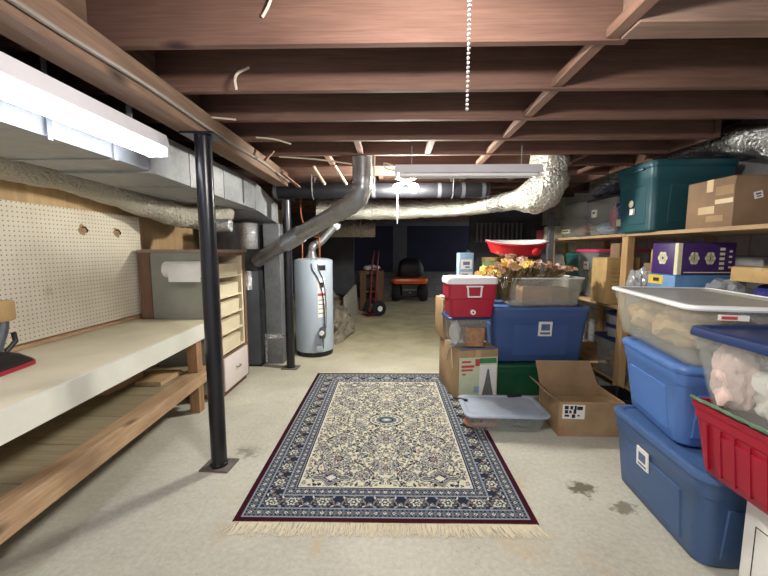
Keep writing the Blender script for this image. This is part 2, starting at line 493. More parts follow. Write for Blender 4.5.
# girder of two layers and its ledger
b = newbm(); box(b, -1.28, -1.14, -1.6, 4.06, 2.15, 2.298, .005, 1); struct('trim_girder', b, M['beam'])
for k in range(-6, 6):                                     # blocking between the joists on top of the girder
    y0 = 1.582 + .44 * k
    b = newbm(); box(b, -1.30, -1.262, y0 + .039, y0 + (.439 if k != 2 else .30), 2.30, 2.534, .003, 1)
    struct('trim_%d' % ti, b, M['beam']); ti += 1
# bridging blocks between the joists
for k in range(-3, 9):
    y0 = 1.62 + .44 * k
    b = newbm()
    jit = random.uniform(-.012, .012)
    if k == -1: box(b, .87 , .925, y0, y0 + .40, 2.305, 2.345, .003, 1)
    else: box(b, .855 + jit, .91 + jit, y0 + .001, y0 + .401, 2.305, 2.345, .003, 1)
    struct('trim_%d' % ti, b, M['block']); ti += 1
for k, xx in ((3, .3), (3, -.3), (4, -.62), (5, 1.7), (6, 1.45), (6, -.15), (5, 2.1), (4, 1.75)):
    y0 = 1.62 + .44 * k
    b = newbm(); box(b, xx, xx + .05, y0 + .001, y0 + .401, 2.305, 2.345, .003, 1)
    struct('trim_%d' % ti, b, M['block']); ti += 1
# short timber rising to the joists behind the green tub
b = newbm(); box(b, 2.40, 2.449, 3.52, 3.60, 1.62, 2.299, .003, 1)
struct('trim_%d' % ti, b, M['pine_z']); ti += 1

# ------------------------------------------------------------------ steel columns
def column(x, y, top, label):
    t = thing('steel_column', label, 'column', (x, y, 0))
    b = newbm(); prism(b, [(-.105, -.07), (.09, -.08), (.105, .07), (-.09, .08)], 0.0, .012); obj('base_plate', b, M['rust'], t, 0)
    b = newbm(); lathe(b, [(.050, .013), (.050, top - .012)], 28); obj('shaft', b, M['black_paint'], t)
    b = newbm(); lathe(b, [(.056, .013), (.056, .03), (.05, .034)], 28); obj('collar', b, M['black_paint'], t)
    b = newbm(); box(b, -.1, .1, -.08, .08, top - .012, top - .001); obj('top_plate', b, M['black_paint'], t, 0)
column(-1.155, 2.27, 2.15, 'near black steel column beside the workbench, on a square plate on the floor')
column(-1.235, 4.30, 2.043, 'far black steel column standing in front of the grey water heater')
# ------------------------------------------------------------------ rug
def make_rug():
    Wd, Ln = 1.632, 2.335
    st = .0047
    nx, ny = int(Wd / st), int(Ln / st)
    xs = (np.arange(nx) + .5) * Wd / nx - Wd / 2
    ys = (np.arange(ny) + .5) * Ln / ny - Ln / 2
    X, Y = np.meshgrid(np.abs(xs), np.abs(ys))          # mirrored quarter
    XS, YS = np.meshgrid(xs, ys)
    E = np.minimum(Wd / 2 - X, Ln / 2 - Y)
    c_ = lambda *v: np.array(lin(v)[:3])
    IV, NAVY, SLATE, BL, TAN, BUR, GRN, ROSE, CRM = (c_(206, 200, 178), c_(40, 46, 64), c_(98, 105, 114), c_(138, 147, 157), c_(142, 130, 112),
                                                c_(58, 18, 30), c_(92, 110, 104), c_(130, 108, 104), c_(206, 202, 186))
    img = np.empty((ny, nx, 3)); img[:] = IV
    rnd = random.Random(3)
    def ell(cx, cy, a, bb, ang, col, region=None, XX=X, YY=Y, ring=None):
        dx, dy = XX - cx, YY - cy
        ca, sa = cos(ang), sin(ang)
        q = ((dx * ca + dy * sa) / a) ** 2 + ((-dx * sa + dy * ca) / bb) ** 2
        mk = q < 1
        if ring: mk &= q > ring
        if region is not None: mk &= region
        img[mk] = col
    def rosette(cx, cy, r, cols, petals, region=None, XX=X, YY=Y):
        dx, dy = XX - cx, YY - cy
        d = np.hypot(dx, dy); th = np.arctan2(dy, dx)
        edge = 1 + .22 * np.cos(petals * th)
        for f, col in cols:
            mk = d < r * f * edge
            if region is not None: mk &= region
            img[mk] = col
    def curve(pts, w, col, region=None, XX=X, YY=Y):
        for (ax, ay), (bx, by) in zip(pts, pts[1:]):
            x0, x1 = min(ax, bx) - w, max(ax, bx) + w; y0, y1 = min(ay, by) - w, max(ay, by) + w
            mk = (XX > x0) & (XX < x1) & (YY > y0) & (YY < y1)
            if not mk.any(): continue
            vx, vy = bx - ax, by - ay; L = vx * vx + vy * vy + 1e-9
            t = np.clip(((XX - ax) * vx + (YY - ay) * vy) / L, 0, 1)
            mk &= np.hypot(XX - ax - t * vx, YY - ay - t * vy) < w / 2
            if region is not None: mk &= region
            img[mk] = col
    FLD = E > .29
    fx, fy = Wd / 2 - .29, Ln / 2 - .29
    # vine scrolls covering the ivory field
    for i in range(12):
        for j in range(17):
            cx = (i + .5) * fx / 11 + rnd.uniform(-.012, .012); cy = (j + .5) * fy / 17 + rnd.uniform(-.012, .012)
            if cx > fx or cy > fy: continue
            s = rnd.choice((-1, 1)); a0 = rnd.uniform(0, 2 * pi); r0 = rnd.uniform(.018, .03)
            pts = [(cx + r0 * (1 - k / 11) * cos(a0 + s * k * .55), cy + r0 * (1 - k / 11) * sin(a0 + s * k * .55)) for k in range(10)]
            curve(pts, .006, rnd.choice((NAVY, NAVY, SLATE, SLATE, GRN)), FLD)
            rosette(cx, cy, rnd.uniform(.007, .012), [(1, rnd.choice((NAVY, ROSE, TAN, SLATE, BL)))], 5, FLD)
            for _ in range(3):
                a = rnd.uniform(0, 2 * pi)
                ell(cx + .034 * cos(a), cy + .034 * sin(a), .012, .006, a + 1.2, rnd.choice((NAVY, SLATE, TAN, GRN, ROSE, NAVY)), FLD)
    # long arabesque stems
    for ph in (0, 1.2, 2.4, 3.6, 4.8):
        curve([(fx * (.5 + .36 * sin(ph + t * 7)), fy * t) for t in np.linspace(0, 1, 60)], .006, NAVY, FLD)
        curve([(fx * t, fy * (.5 + .42 * sin(ph + t * 5))) for t in np.linspace(0, 1, 50)], .006, SLATE, FLD)
    # palmettes
    for cx, cy, r, p in ((fx * .62, fy * .36, .075, 8), (fx * .62, fy * .66, .085, 9), (fx * .22, fy * .5, .05, 7), (fx * .3, fy * .88, .045, 7), (fx * .85, fy * .14, .05, 7), (fx * .88, fy * .5, .045, 6), (0, fy * .36, .07, 8), (0, fy * .78, .06, 6), (fx * .42, fy * .08, .045, 7)):
        rosette(cx, cy, r, [(1.05, SLATE), (.95, IV), (.86, NAVY), (.78, BL), (.66, ROSE), (.5, CRM), (.4, NAVY), (.24, TAN)], p, FLD)
        for k in range(p):
            a = 2 * pi * k / p
            ell(cx + r * .62 * cos(a), cy + r * .62 * sin(a), r * .13, r * .07, a, CRM, FLD)
    # arches near the two ends
    for q, col in ((1.0, NAVY), (.92, IV), (.84, SLATE), (.66, TAN), (.5, NAVY), (.3, CRM)):
        dx = np.abs(X - fx * .66); dy = Y - fy * .9
        img[(dx / (.13 * q) + np.abs(dy) / (.085 * q) < 1.0 + .18 * np.cos(dx * 60)) & FLD] = col
    for k in range(14):
        a = rnd.uniform(0, 2 * pi); ell(fx * .66 + .05 * cos(a), fy * .9 + .03 * sin(a), .012, .006, a, rnd.choice((IV, NAVY, BL)), FLD)
    # central medallion
    for a, bb, col in ((.15, .115, NAVY), (.14, .106, IV), (.125, .094, SLATE), (.1, .074, CRM), (.088, .066, GRN), (.06, .042, NAVY), (.045, .03, BL), (.02, .015, CRM)):
        ell(0, 0, a, bb, 0, col)
    for k in range(16):
        a = 2 * pi * k / 16
        ell(.108 * cos(a), .082 * sin(a), .012, .006, a, CRM, None, XS, YS)
    # inner line and borders
    img[(E > .283) & (E <= .29)] = CRM
    img[(E > .275) & (E <= .283)] = NAVY
    G2 = (E > .215) & (E <= .275); img[G2] = SLATE
    MB_ = (E > .1) & (E <= .215); img[MB_] = NAVY
    G1 = (E > .034) & (E <= .1); img[G1] = SLATE
    img[(E > .209) & (E <= .216)] = BL; img[(E > .1) & (E <= .106)] = BL
    img[(E > .034) & (E <= .041)] = BL; img[(E > .268) & (E <= .275)] = BL
    img[E <= .034] = BUR
    img[(Ln / 2 - Y <= .014)] = BUR
    def along(e, step, f):
        L1 = int((Ln / 2 - e) / step); s = (Ln / 2 - e) / L1
        for k in range(L1 + 1): f(Wd / 2 - e, k * s, k, 1)
        L2 = int((Wd / 2 - e) / step); s = (Wd / 2 - e) / L2
        for k in range(L2): f(k * s, Ln / 2 - e, k, 0)
    def small(cx, cy, k, ax):
        rosette(cx, cy, .015, [(1, NAVY), (.68, CRM), (.3, NAVY)], 4, G1 | G2)
    along(.07, .047, small); along(.245, .047, small)
    def dots(cx, cy, k, ax):
        ell(cx, cy, .007, .007, 0, NAVY, G1 | G2)
    along(.05, .0235, dots); along(.09, .0235, dots); along(.226, .0235, dots); along(.262, .0235, dots)
    def big(cx, cy, k, ax):
        if k % 3 == 0:
            rosette(cx, cy, .04, [(1.05, SLATE), (.88, NAVY), (.74, CRM), (.5, GRN), (.36, NAVY), (.2, CRM)], 6, MB_)
            for k2 in range(6): ell(cx + .046 * cos(k2 * 1.05 + .5), cy + .046 * sin(k2 * 1.05 + .5), .008, .005, k2, TAN, MB_)
        else:
            sgn = 1 if k % 3 == 1 else -1
            a = (pi / 2 if ax else 0) + sgn * .7
            pts = []
            for t in np.linspace(-1, 1, 12):
                l, w = t * .034, .032 * sgn * sin(t * 3)
                pts.append((cx + (w if ax else l), cy + (l if ax else w)))
            curve(pts, .006, TAN, MB_)
            for t, colr in ((-.8, BL), (.8, CRM), (0, ROSE)):
                l, w = t * .034, .034 * sgn * sin(t * 3)
                ell(cx + (w if ax else l), cy + (l if ax else w), .013, .006, a, colr, MB_)
            ell(cx - (.036 * sgn if ax else 0), cy - (0 if ax else .036 * sgn), .012, .005, a + 1.2, CRM, MB_)
            ell(cx + (.04 * sgn if ax else 0), cy + (0 if ax else .04 * sgn), .012, .007, a - 1.2, BL, MB_)
    along(.158, .055, big)
    nz = np.random.default_rng(1).normal(1, .09, (ny, nx, 1))
    img = np.clip(img * nz, 0, 1)
    # mesh: pile as a fine grid of cells (face colours), with edge thickness
    gx = np.linspace(-Wd / 2, Wd / 2, nx + 1); gy = np.linspace(-Ln / 2, Ln / 2, ny + 1)
    GX, GY = np.meshgrid(gx, gy)
    Z = .009 + .0012 * np.sin(GX * 7 + 1) * np.sin(GY * 3)
    top = np.stack([GX, GY, Z], -1).reshape(-1, 3)
    idx = np.arange((nx + 1) * (ny + 1)).reshape(ny + 1, nx + 1)
    q = np.stack([idx[:-1, :-1], idx[:-1, 1:], idx[1:, 1:], idx[1:, :-1]], -1).reshape(-1, 4)
    me = bpy.data.meshes.new('pile')
    me.vertices.add(len(top)); me.vertices.foreach_set('co', top.ravel())
    me.loops.add(q.size); me.loops.foreach_set('vertex_index', q.ravel().astype(np.int32))
    me.polygons.add(len(q)); me.polygons.foreach_set('loop_start', np.arange(0, q.size, 4, dtype=np.int32))
    try: me.polygons.foreach_set('loop_total', np.full(len(q), 4, dtype=np.int32))
    except Exception: pass
    me.update(calc_edges=True)
    at = me.color_attributes.new('weave', 'FLOAT_COLOR', 'CORNER')
    colr = np.concatenate([img.reshape(-1, 3), np.ones((nx * ny, 1))], 1)
    at.data.foreach_set('color', np.repeat(colr, 4, axis=0).astype(np.float32).ravel())
    m, nt, bs = base('rug_weave')
    an = N(nt, 'ShaderNodeVertexColor', layer_name='weave')
    nt.links.new(an.outputs[0], bs.inputs['Base Color'])
    bs.inputs['Roughness'].default_value = .95; bs.inputs['Specular IOR Level'].default_value = .1
    bump(nt, bs, noise_tex(nt, coords(nt), 220, 2), .3, .003)
    me.materials.append(m)
    t = thing('area_rug', 'oriental rug with ivory field, navy border and burgundy edge on the concrete floor', 'rug', (-.036, 2.937, 0), .3)
    o = bpy.data.objects.new('pile', me); COL.objects.link(o); o.parent = t
    b = newbm(); box(b, -Wd / 2 + .002, Wd / 2 - .002, -Ln / 2 + .002, Ln / 2 - .002, .0005, .0075)
    mb = plain('rug_backing_burgundy', (60, 18, 32), .95, 0, .1, 20); obj('backing', b, mb, t, 0)
    for s, ln_, cnt in ((-1, .10, 300), (1, .05, 200)):
        b = newbm()
        rr = random.Random(5 + s)
        for k in range(cnt):
            x = -Wd / 2 + .012 + (Wd - .024) * k / (cnt - 1)
            x2 = x + rr.uniform(-.03, .03) + (.03 * (x / Wd * 2) if s < 0 else 0)
            l = ln_ * rr.uniform(.65, 1.0)
            y = s * Ln / 2 - s * .004
            tube(b, [(x, y, .006), ((x * 2 + x2) / 3 + rr.uniform(-.004, .004), y + s * l * .4, .005), (x2, y + s * l, .003)], [.0035, .0038, .0022], 4)
        obj('fringe', b, M['fringe'], t, 0)
make_rug()

# ------------------------------------------------------------------ left wall: pegboard, bench, cabinet
PY0, PY1, PZ0, PZ1 = .2, 3.43, .845, 1.76
t = thing('pegboard', 'large cream pegboard fixed to the plywood wall above the workbench', 'pegboard', (-2.40, 0, 0))
b = newbm(); box(b, -.023, 0, PY0, PY1, PZ0, PZ1, .001, 1); obj('board', b, M['peg'], t, 0)
for (y, z) in ((2.79, 1.607), (3.135, 1.603)):
    b = newbm(); random.seed(int(y * 100))
    ring = [(0.0015, y + (.042 + random.uniform(-.012, .012)) * cos(a), z + (.042 + random.uniform(-.012, .012)) * sin(a)) for a in np.linspace(0, 2 * pi, 14, endpoint=False)]
    ring0 = [(-.001, p[1], p[2]) for p in ring]
    loft(b, [ring0, ring]); hp = obj('torn_patch', b, M['card'], t, 0)
    b = newbm(); tube(b, [(0, y - .005, z + .02), (.02, y, z + .02), (.03, y + .01, z - .005), (.02, y + .012, z - .018)], .006, 8); obj('hook', b, M['black'], hp)

xf = lambda y: -1.66 + (3.10 - y) * .0536
t = thing('workbench', 'long wooden workbench with cream top, white front edge and slatted lower shelf', 'workbench', (-1.9, 2, 0))
t.location = (0, 0, 0)
yn, yf_ = .15, 3.29
b = newbm(); prism(b, [(xf(yf_) - .025, yf_), (-2.423, yf_), (-2.423, yn), (xf(yn) - .025, yn)], .775, .802); obj('top', b, M['benchtop'], t, 0)
b = newbm(); prism(b, [(xf(yf_), yf_), (xf(yf_) - .023, yf_), (xf(yn) - .023, yn), (xf(yn), yn)], .668, .803); obj('front_edge', b, M['white_paint'], t, 0)
b = newbm(); box(b, -2.423, -2.40, yn, yf_, .803, .83, .004, 1); obj('back_batten', b, M['lumber'], t)
ysh = 3.26
for i in range(9):                                         # lower shelf boards
    y0 = yn + .02 + i * (ysh - yn - .02) / 9; y1 = y0 + (ysh - yn - .02) / 9 - .006
    b = newbm(); prism(b, [(xf(y1) - .14, y1), (-2.423, y1), (-2.423, y0), (xf(y0) - .14, y0)], .35, .365); obj('shelf_board', b, M['shelfply'], t, 0)
b = newbm(); prism(b, [(xf(ysh) - .042, ysh), (xf(ysh) - .138, ysh), (xf(yn) - .138, yn), (xf(yn) - .042, yn)], .33, .369); obj('shelf_edge_board', b, M['lumber'], t, 0)
b = newbm(); prism(b, [(xf(ysh) - .0, ysh), (xf(ysh) - .04, ysh), (xf(yn) - .04, yn), (xf(yn) - .0, yn)], .275, .37); obj('shelf_rail', b, M['lumber'], t, 0)
for y in (3.05, .2):
    b = newbm(); box(b, xf(y) - .135, xf(y) - .046, y, y + .085, 0, .329, .003, 1); obj('leg', b, M['lumber_z'], t, 0)
    b = newbm(); box(b, xf(y) - .135, xf(y) - .046, y, y + .085, .37, .774, .003, 1); obj('leg', b, M['lumber_z'], t, 0)
    b = newbm(); box(b, -2.42, -2.34, y, y + .085, 0, .349, .003, 1); obj('leg', b, M['lumber_z'], t, 0)
    b = newbm(); box(b, -2.33, xf(y) - .15, y, y + .04, .25, .348, .003, 1); obj('cross_rail', b, M['lumber'], t, 0)

# offcuts lying on the lower shelf
b = newbm(); box(b, -2.05, -1.84, 2.75, 3.05, .3655, .40, .002, 1)
one('wood_offcut', 'pale board offcut lying on the workbench lower shelf near the cabinet', 'board', b, M['pine'], (-1.95, 2.9, .3655))
b = newbm(); box(b, -2.3, -2.12, 2.55, 2.95, .3655, .42, .002, 1)
one('wood_block', 'darker wooden block on the lower bench shelf, towards the wall', 'block', b, M['lumber'], (-2.2, 2.75, .3655))

# cordless vacuum head on the bench
t = thing('vacuum_cleaner', 'black vacuum head with red bumper and tan handle at the left end of the workbench', 'vacuum cleaner', (-2.12, 1.83, .803), 8)
b = newbm()
loft(b, [rrect(0, 0, .20, .30, .05, .006), rrect(0, 0, .20, .30, .05, .03), rrect(-.015, 0, .15, .24, .06, .07), rrect(-.03, 0, .08, .14, .03, .09)])
obj('head', b, M['black'], t)
b = newbm(); loft(b, [rrect(0, 0, .215, .315, .055, 0), rrect(0, 0, .215, .315, .055, .022)]); obj('bumper', b, M['red'], t)
b = newbm(); tube(b, smoothpath([(-.05, .06, .07), (-.06, .11, .14), (-.07, .15, .2), (-.08, .17, .26)], 4), .028, 10); obj('neck', b, M['darkgrey'], t)
b = newbm(); tube(b, [(-.02, .10, .08), (-.0, .14, .13), (-.03, .17, .17)], .013, 8); obj('lever', b, M['black'], t)
b = newbm(); box(b, -.12, -.04, .12, .22, .24, .36, .015); obj('grip', b, M['card_warm'], t)
b = newbm(); obox(b, (.066, .04, .06), .004, .05, .02, Matrix.Rotation(-.8, 3, 'Y')); obj('badge', b, M['paper'], t, 0)

# cabinet
t = thing('parts_cabinet', 'tall cabinet with grey side, open shelf front and white drawer past the workbench', 'cabinet', (0, 0, 0))
cx0, cx1, cy0, cy1, cz1 = -2.25, -1.62, 3.33, 3.97, 1.425
b = newbm(); box(b, cx0, cx1 - .012, cy0, cy0 + .018, .05, cz1); obj('side_panel', b, M['gray_panel'], t, 0)
b = newbm(); box(b, cx0, cx1 - .012, cy1 - .018, cy1, .05, cz1); obj('side_panel', b, M['gray_panel'], t, 0)
b = newbm(); box(b, cx0, cx0 + .015, cy0 + .018, cy1 - .018, .05, cz1); obj('back_panel', b, M['cream'], t, 0)
b = newbm(); box(b, -2.36, cx1 + .02, cy0 - .02, cy1 + .02, cz1, cz1 + .03, .004); obj('top', b, M['mauve_top'], t)
b = newbm(); box(b, -2.36, -2.253, cy0 - .01, cy0 + .03, .803, cz1 - .001, .003, 1); obj('frame_post', b, M['brown'], t, 0)
b = newbm(); box(b, cx1 - .012, cx1, cy1 - .055, cy1, .05, cz1); obj('face_stile', b, M['brown'], t, 0)
b = newbm(); box(b, cx1 - .012, cx1, cy0, cy0 + .03, .05, cz1); obj('face_stile', b, M['brown'], t, 0)
b = newbm(); box(b, cx1 - .012, cx1, cy0 + .03, cy1 - .055, cz1 - .03, cz1); obj('face_rail', b, M['brown'], t, 0)
b = newbm(); box(b, cx1 - .012, cx1, cy0 + .03, cy1 - .055, .40, .42); obj('face_rail', b, M['brown'], t, 0)
b = newbm(); box(b, cx0 + .015, cx1 - .012, cy1 - .09, cy1 - .02, .42, cz1 - .03); obj('inner_liner', b, M['cream'], t, 0)
for z in (.43, .62, .80, .98, 1.18):
    b = newbm(); box(b, cx0 + .016, cx1 - .005, cy0 + .031, cy1 - .091, z, z + .014, .002, 1); sh = obj('shelf', b, M['cream'], t, 0)
for i, z in enumerate((.445, .634, .814, .994, 1.194)):
    b = newbm(); loft(b, [rrect(-1.72, 3.60, .16, .44, .02, z), rrect(-1.72, 3.60, .17, .46, .02, z + .12)]); obj('bin', b, M['cream'], t)
b = newbm(); box(b, cx1 - .012, cx1 + .012, cy0 + .032, cy1 - .05, .07, .395, .004); d = obj('drawer', b, M['pinkwhite'], t)
b = newbm(); tube(b, smoothpath([(cx1 + .012, 3.61, .245), (cx1 + .035, 3.62, .24), (cx1 + .035, 3.68, .24), (cx1 + .012, 3.69, .245)], 4), .006, 8); obj('handle', b, M['brass'], d)
b = newbm(); box(b, cx0 + .01, cx1 - .03, cy0 + .01, cy1 - .01, 0, .05); obj('plinth', b, M['dark_wood'], t, 0)

t = thing('paper_towel_roll', 'white paper towel roll mounted sideways on the cabinet grey side', 'paper towels', (0, 0, 0))
rc = (3.245, 1.275)
b = newbm(); tube(b, [(-2.05, rc[0], rc[1]), (-1.70, rc[0], rc[1])], .074, 28); obj('roll', b, M['paper'], t)
b = newbm(); box(b, -1.99, -1.70, rc[0] - .075, rc[0] - .072, 1.165, 1.275, .001, 1); obj('loose_sheet', b, M['paper'], t, 0)
b = newbm(); tube(b, [(-2.075, rc[0], rc[1]), (-1.675, rc[0], rc[1])], .02, 12)
for x in (-2.07, -1.68): box(b, x - .006, x + .006, rc[0] - .02, 3.329, rc[1] - .02, rc[1] + .02)
obj('holder', b, M['white'], t)

# ------------------------------------------------------------------ ducts, left
t = thing('trunk_duct', 'long rectangular grey sheet metal duct hung beside the girder, above the workbench', 'duct', (0, 0, 0))
b = newbm(); loft(b, [[(-2.08, y, 1.945), (-1.51, y, 1.945), (-1.51, y, 2.20), (-2.08, y, 2.20)] for y in (-.4, 2.3)])
obj('near_section', b, M['duct'], t, 0)
b = newbm(); loft(b, [[(-2.08, 2.305, 1.935), (-1.505, 2.305, 1.935), (-1.505, 2.305, 2.20), (-2.08, 2.305, 2.20)], [(-2.08, 4.05, 1.90), (-1.505, 4.05, 1.90), (-1.505, 4.05, 2.2), (-2.08, 4.05, 2.2)]])
obj('far_section', b, M['duct'], t, 0)
b = newbm(); loft(b, [[(-2.08, 4.055, 1.90), (-1.505, 4.055, 1.90), (-1.505, 4.055, 2.2), (-2.08, 4.055, 2.2)], [(-2.08, 4.6, 1.78), (-1.43, 4.6, 1.78), (-1.43, 4.6, 2.02), (-2.08, 4.6, 2.02)]])
obj('end_transition', b, M['duct'], t, 0)
for y in (1.05, 2.0, 2.302, 2.75, 3.3, 4.05):
    b = newbm(); zb = 1.941 if y < 2.3 else 1.932 - (y - 2.3) * .021
    loft(b, [[(-2.085, y - .014, zb - .004), (-1.50, y - .014, zb - .004), (-1.50, y - .014, 2.203), (-2.085, y - .014, 2.203)], [(-2.085, y + .014, zb - .004), (-1.50, y + .014, zb - .004), (-1.50, y + .014, 2.203), (-2.085, y + .014, 2.203)]])
    obj('seam_strip', b, M['duct'], t, 0)
for y in (.6, 1.6, 3.7):
    b = newbm(); box(b, -1.499, -1.495, y, y + .025, 1.93, 2.3); obj('hanger_strap', b, M['duct_grey'], t, 0)

b = newbm()
path = smoothpath([(-2.265, -.3, 1.985), (-2.265, 1.0, 1.985), (-2.265, 2.0, 1.98), (-2.265, 2.7, 1.955), (-2.21, 3.25, 1.86), (-2.05, 3.58, 1.775), (-1.88, 3.8, 1.79), (-1.8, 3.95, 1.88)], 22)
tube(b, path, .115, 30, True, .12, 3, 8)
one('flexible_duct', 'wrinkled insulation wrapped flexible duct along the left wall above the pegboard', 'duct', b, M['foil_dull'], (-2.26, 2, 1.98))

# furnace, riser, collar
furnace = t = thing('furnace', 'dark grey furnace standing behind the parts cabinet', 'furnace', (0, 0, 0))
b = newbm(); box(b, -2.3, -1.62, 4.35, 5.1, .02, 1.2, .01); obj('casing', b, M['darkgrey'], t)
b = newbm(); box(b, -2.28, -1.64, 4.37, 5.08, 1.2, 1.77, .004, 1); obj('plenum', b, M['plenum'], t)
b = newbm(); box(b, -1.619, -1.60, 4.42, 4.6, .25, .95, .003, 1); obj('access_door', b, M['darkgrey'], t)
b = newbm(); box(b, -2.3, -1.62, 4.35, 5.1, 0, .02); obj('base', b, M['black'], t, 0)
t = thing('sheet_metal_riser', 'tall grey sheet metal riser duct with taped boot, between cabinet and far black column', 'duct', (0, 0, 0))
b = newbm(); box(b, -1.59, -1.385, 4.48, 4.85, .36, 1.775, .004, 1); obj('riser', b, M['duct_grey'], t)
b = newbm(); box(b, -1.60, -1.375, 4.46, 4.86, 0, .355, .004, 1); obj('boot', b, M['duct_grey'], t)
b = newbm(); box(b, -1.603, -1.372, 4.457, 4.863, .325, .385, .004, 1); obj('foil_tape', b, M['foil_bright'], t)
b = newbm(); box(b, -1.606, -1.575, 4.456, 4.47, .02, .32, .003, 1); obj('foil_tape', b, M['foil_bright'], t)
b = newbm(); tube(b, straight((-1.66, 4.2, 1.46), (-1.66, 4.2, 1.76), 30), [.1 + .008 * (i % 2) for i in range(31)], 24)
one('flexible_collar', 'shiny corrugated metal collar hanging beside the furnace top', 'duct', b, M['foil_bright'], (-1.66, 4.2, 1.46))
b = newbm(); tube(b, [(-1.71, 4.24, .98), (-1.71, 4.24, 1.2)], .055, 16)
obj('metal_canister', b, M['foil_bright'], furnace)  # separate shiny metal canister, only parented to the furnace
b = newbm(); tube(b, straight((-1.80, 3.65, 1.70), (-1.62, 3.65, 1.70), 16), [.062 + .004 * (i % 2) for i in range(17)], 20)
one('vent_pipe', 'short shiny pipe stub below the grey trunk duct', 'pipe', b, M['foil_bright'], (-1.7, 3.65, 1.7))

# ------------------------------------------------------------------ water heater
t = thing('water_heater', 'tall pale grey water heater with white warning label and copper pipes', 'water heater', (-1.075, 4.98, 0))
b = newbm(); lathe(b, [(.245, .06), (.262, .07), (.262, 1.30), (.255, 1.315), (.2, 1.335), (.05, 1.345)], 48); obj('tank', b, M['heater'], t)
b = newbm(); lathe(b, [(.25, .0), (.25, .058)], 40); obj('base_ring', b, M['black'], t)
b = newbm(); lathe(b, [(.2625, .25), (.264, .252), (.264, .258), (.2625, .26)], 48, cap=False); obj('jacket_seam', b, M['heater'], t)
def curved_label(a0, a1, z0, z1, r, m, par, nm):
    b = newbm(); n = 10
    loft(b, [[(r * cos(R(a0 + (a1 - a0) * k / n)), r * sin(R(a0 + (a1 - a0) * k / n)), z) for k in range(n + 1)] + [((r - .002) * cos(R(a0 + (a1 - a0) * k / n)), (r - .002) * sin(R(a0 + (a1 - a0) * k / n)), z) for k in range(n, -1, -1)] for z in (z0, z1)])
    return obj(nm, b, m, par)
wl = curved_label(-68, -44, .55, 1.08, .266, M['paper'], t, 'warning_label')
curved_label(-67, -45, .84, .875, .268, M['red_print'], wl, 'red_stripe')
curved_label(-60, -50, .95, 1.02, .268, M['ink'], wl, 'print')
curved_label(-66, -47, .78, .79, .268, M['ink_grey'], wl, 'print')
curved_label(-66, -47, .72, .73, .268, M['ink_grey'], wl, 'print')
curved_label(-66, -50, .66, .67, .268, M['ink_grey'], wl, 'print')
curved_label(-66, -46, .60, .61, .268, M['ink_grey'], wl, 'print')
curved_label(-66, -42, 1.18, 1.25, .266, M['black'], t, 'nameplate')
b = newbm(); box(b, .13, .20, -.32, -.22, .28, .42, .008); g = obj('gas_valve', b, M['darkgrey'], t)
b = newbm(); tube(b, [(.165, -.36, .36), (.165, -.32, .36)], .03, 14); obj('knob', b, M['white'], g)
b = newbm(); tube(b, smoothpath([(.165, -.28, .28), (.17, -.28, .15), (.14, -.24, .1)], 5), .008, 8); obj('gas_line', b, M['darkgrey'], t)
b = newbm(); box(b, .08, .17, -.285, -.24, .09, .17, .005); obj('burner_door', b, M['heater'], t)
for x, y, zt in ((-.14, -.05, 1.72), (.1, -.06, 1.62)):
    b = newbm(); tube(b, [(x, y, 1.33), (x, y, zt)], .012, 10); obj('copper_pipe', b, M['copper'], t)
b = newbm(); tube(b, smoothpath([(.1, -.06, 1.62), (.02, -.06, 1.64), (-.06, -.05, 1.72), (-.14, -.05, 1.9), (-.14, -.05, 2.2)], 5), .012, 10); obj('copper_pipe', b, M['copper'], t)
b = newbm(); lathe(b, [(.09, 1.335), (.06, 1.40), (.045, 1.46)], 20, (-.02, 0, 0)); obj('draft_hood', b, M['duct_dark'], t)
b = newbm(); tube(b, smoothpath([(-.02, 0, 1.44), (0, 0, 1.5), (.1, .1, 1.58), (.22, .22, 1.74), (.27, .27, 1.80)], 6), .055, 16); obj('flue', b, M['duct_grey'], t)
b = newbm(); lump(b, (.27, .27, 1.80), (.075, .075, .07), 2, .05, 2, 3); obj('flue_elbow', b, M['white'], t)
b = newbm(); tube(b, smoothpath([(.02, -.24, 1.33), (.04, -.268, 1.2), (.12, -.25, 1.05), (.17, -.225, .8), (.185, -.225, .42)], 8), .007, 8); obj('power_cord', b, M['black'], t)
b = newbm(); tube(b, smoothpath([(.09, -.22, 1.33), (.12, -.245, 1.2), (.17, -.215, 1.05), (.2, -.2, .8), (.2, -.22, .40)], 8), .006, 8); obj('power_cord', b, M['darkgrey'], t)

# round ducts
t = thing('round_duct', 'grey round metal duct dropping from the joists and slanting down to the furnace', 'duct', (0, 0, 0))
b = newbm(); tube(b, [(-.27, 3.45, 2.12), (-.27, 3.45, 2.5)], .092, 24); obj('drop_section', b, M['duct_dark'], t)
b = newbm(); tube(b, [(-.27, 3.45, 2.10), (-.27, 3.45, 2.15)], .096, 24); obj('joint_band', b, M['duct_dark'], t)
ep = smoothpath([(-.27, 3.45, 2.13), (-.275, 3.455, 2.03), (-.31, 3.475, 1.95), (-.39, 3.53, 1.885), (-.52, 3.61, 1.825)], 4)
b = newbm(); tube(b, ep, [.092 + .007 * (i % 4 == 0) for i in range(len(ep))], 24); obj('elbow', b, M['duct_dark'], t)
b = newbm(); tube(b, [(-.50, 3.60, 1.83), (-1.12, 4.03, 1.565)], .084, 24); obj('slant_section', b, M['duct_dark'], t)
b = newbm(); sp = straight((-.98, 3.935, 1.625), (-1.2, 4.085, 1.525), 22); tube(b, sp, [.087 + .009 * (i % 2) for i in range(23)], 24); obj('corrugated_coupling', b, M['duct_dark'], t)
b = newbm(); tube(b, [(-1.15, 4.05, 1.55), (-1.62, 4.335, 1.32)], .082, 24); obj('lower_section', b, M['duct_dark'], t)
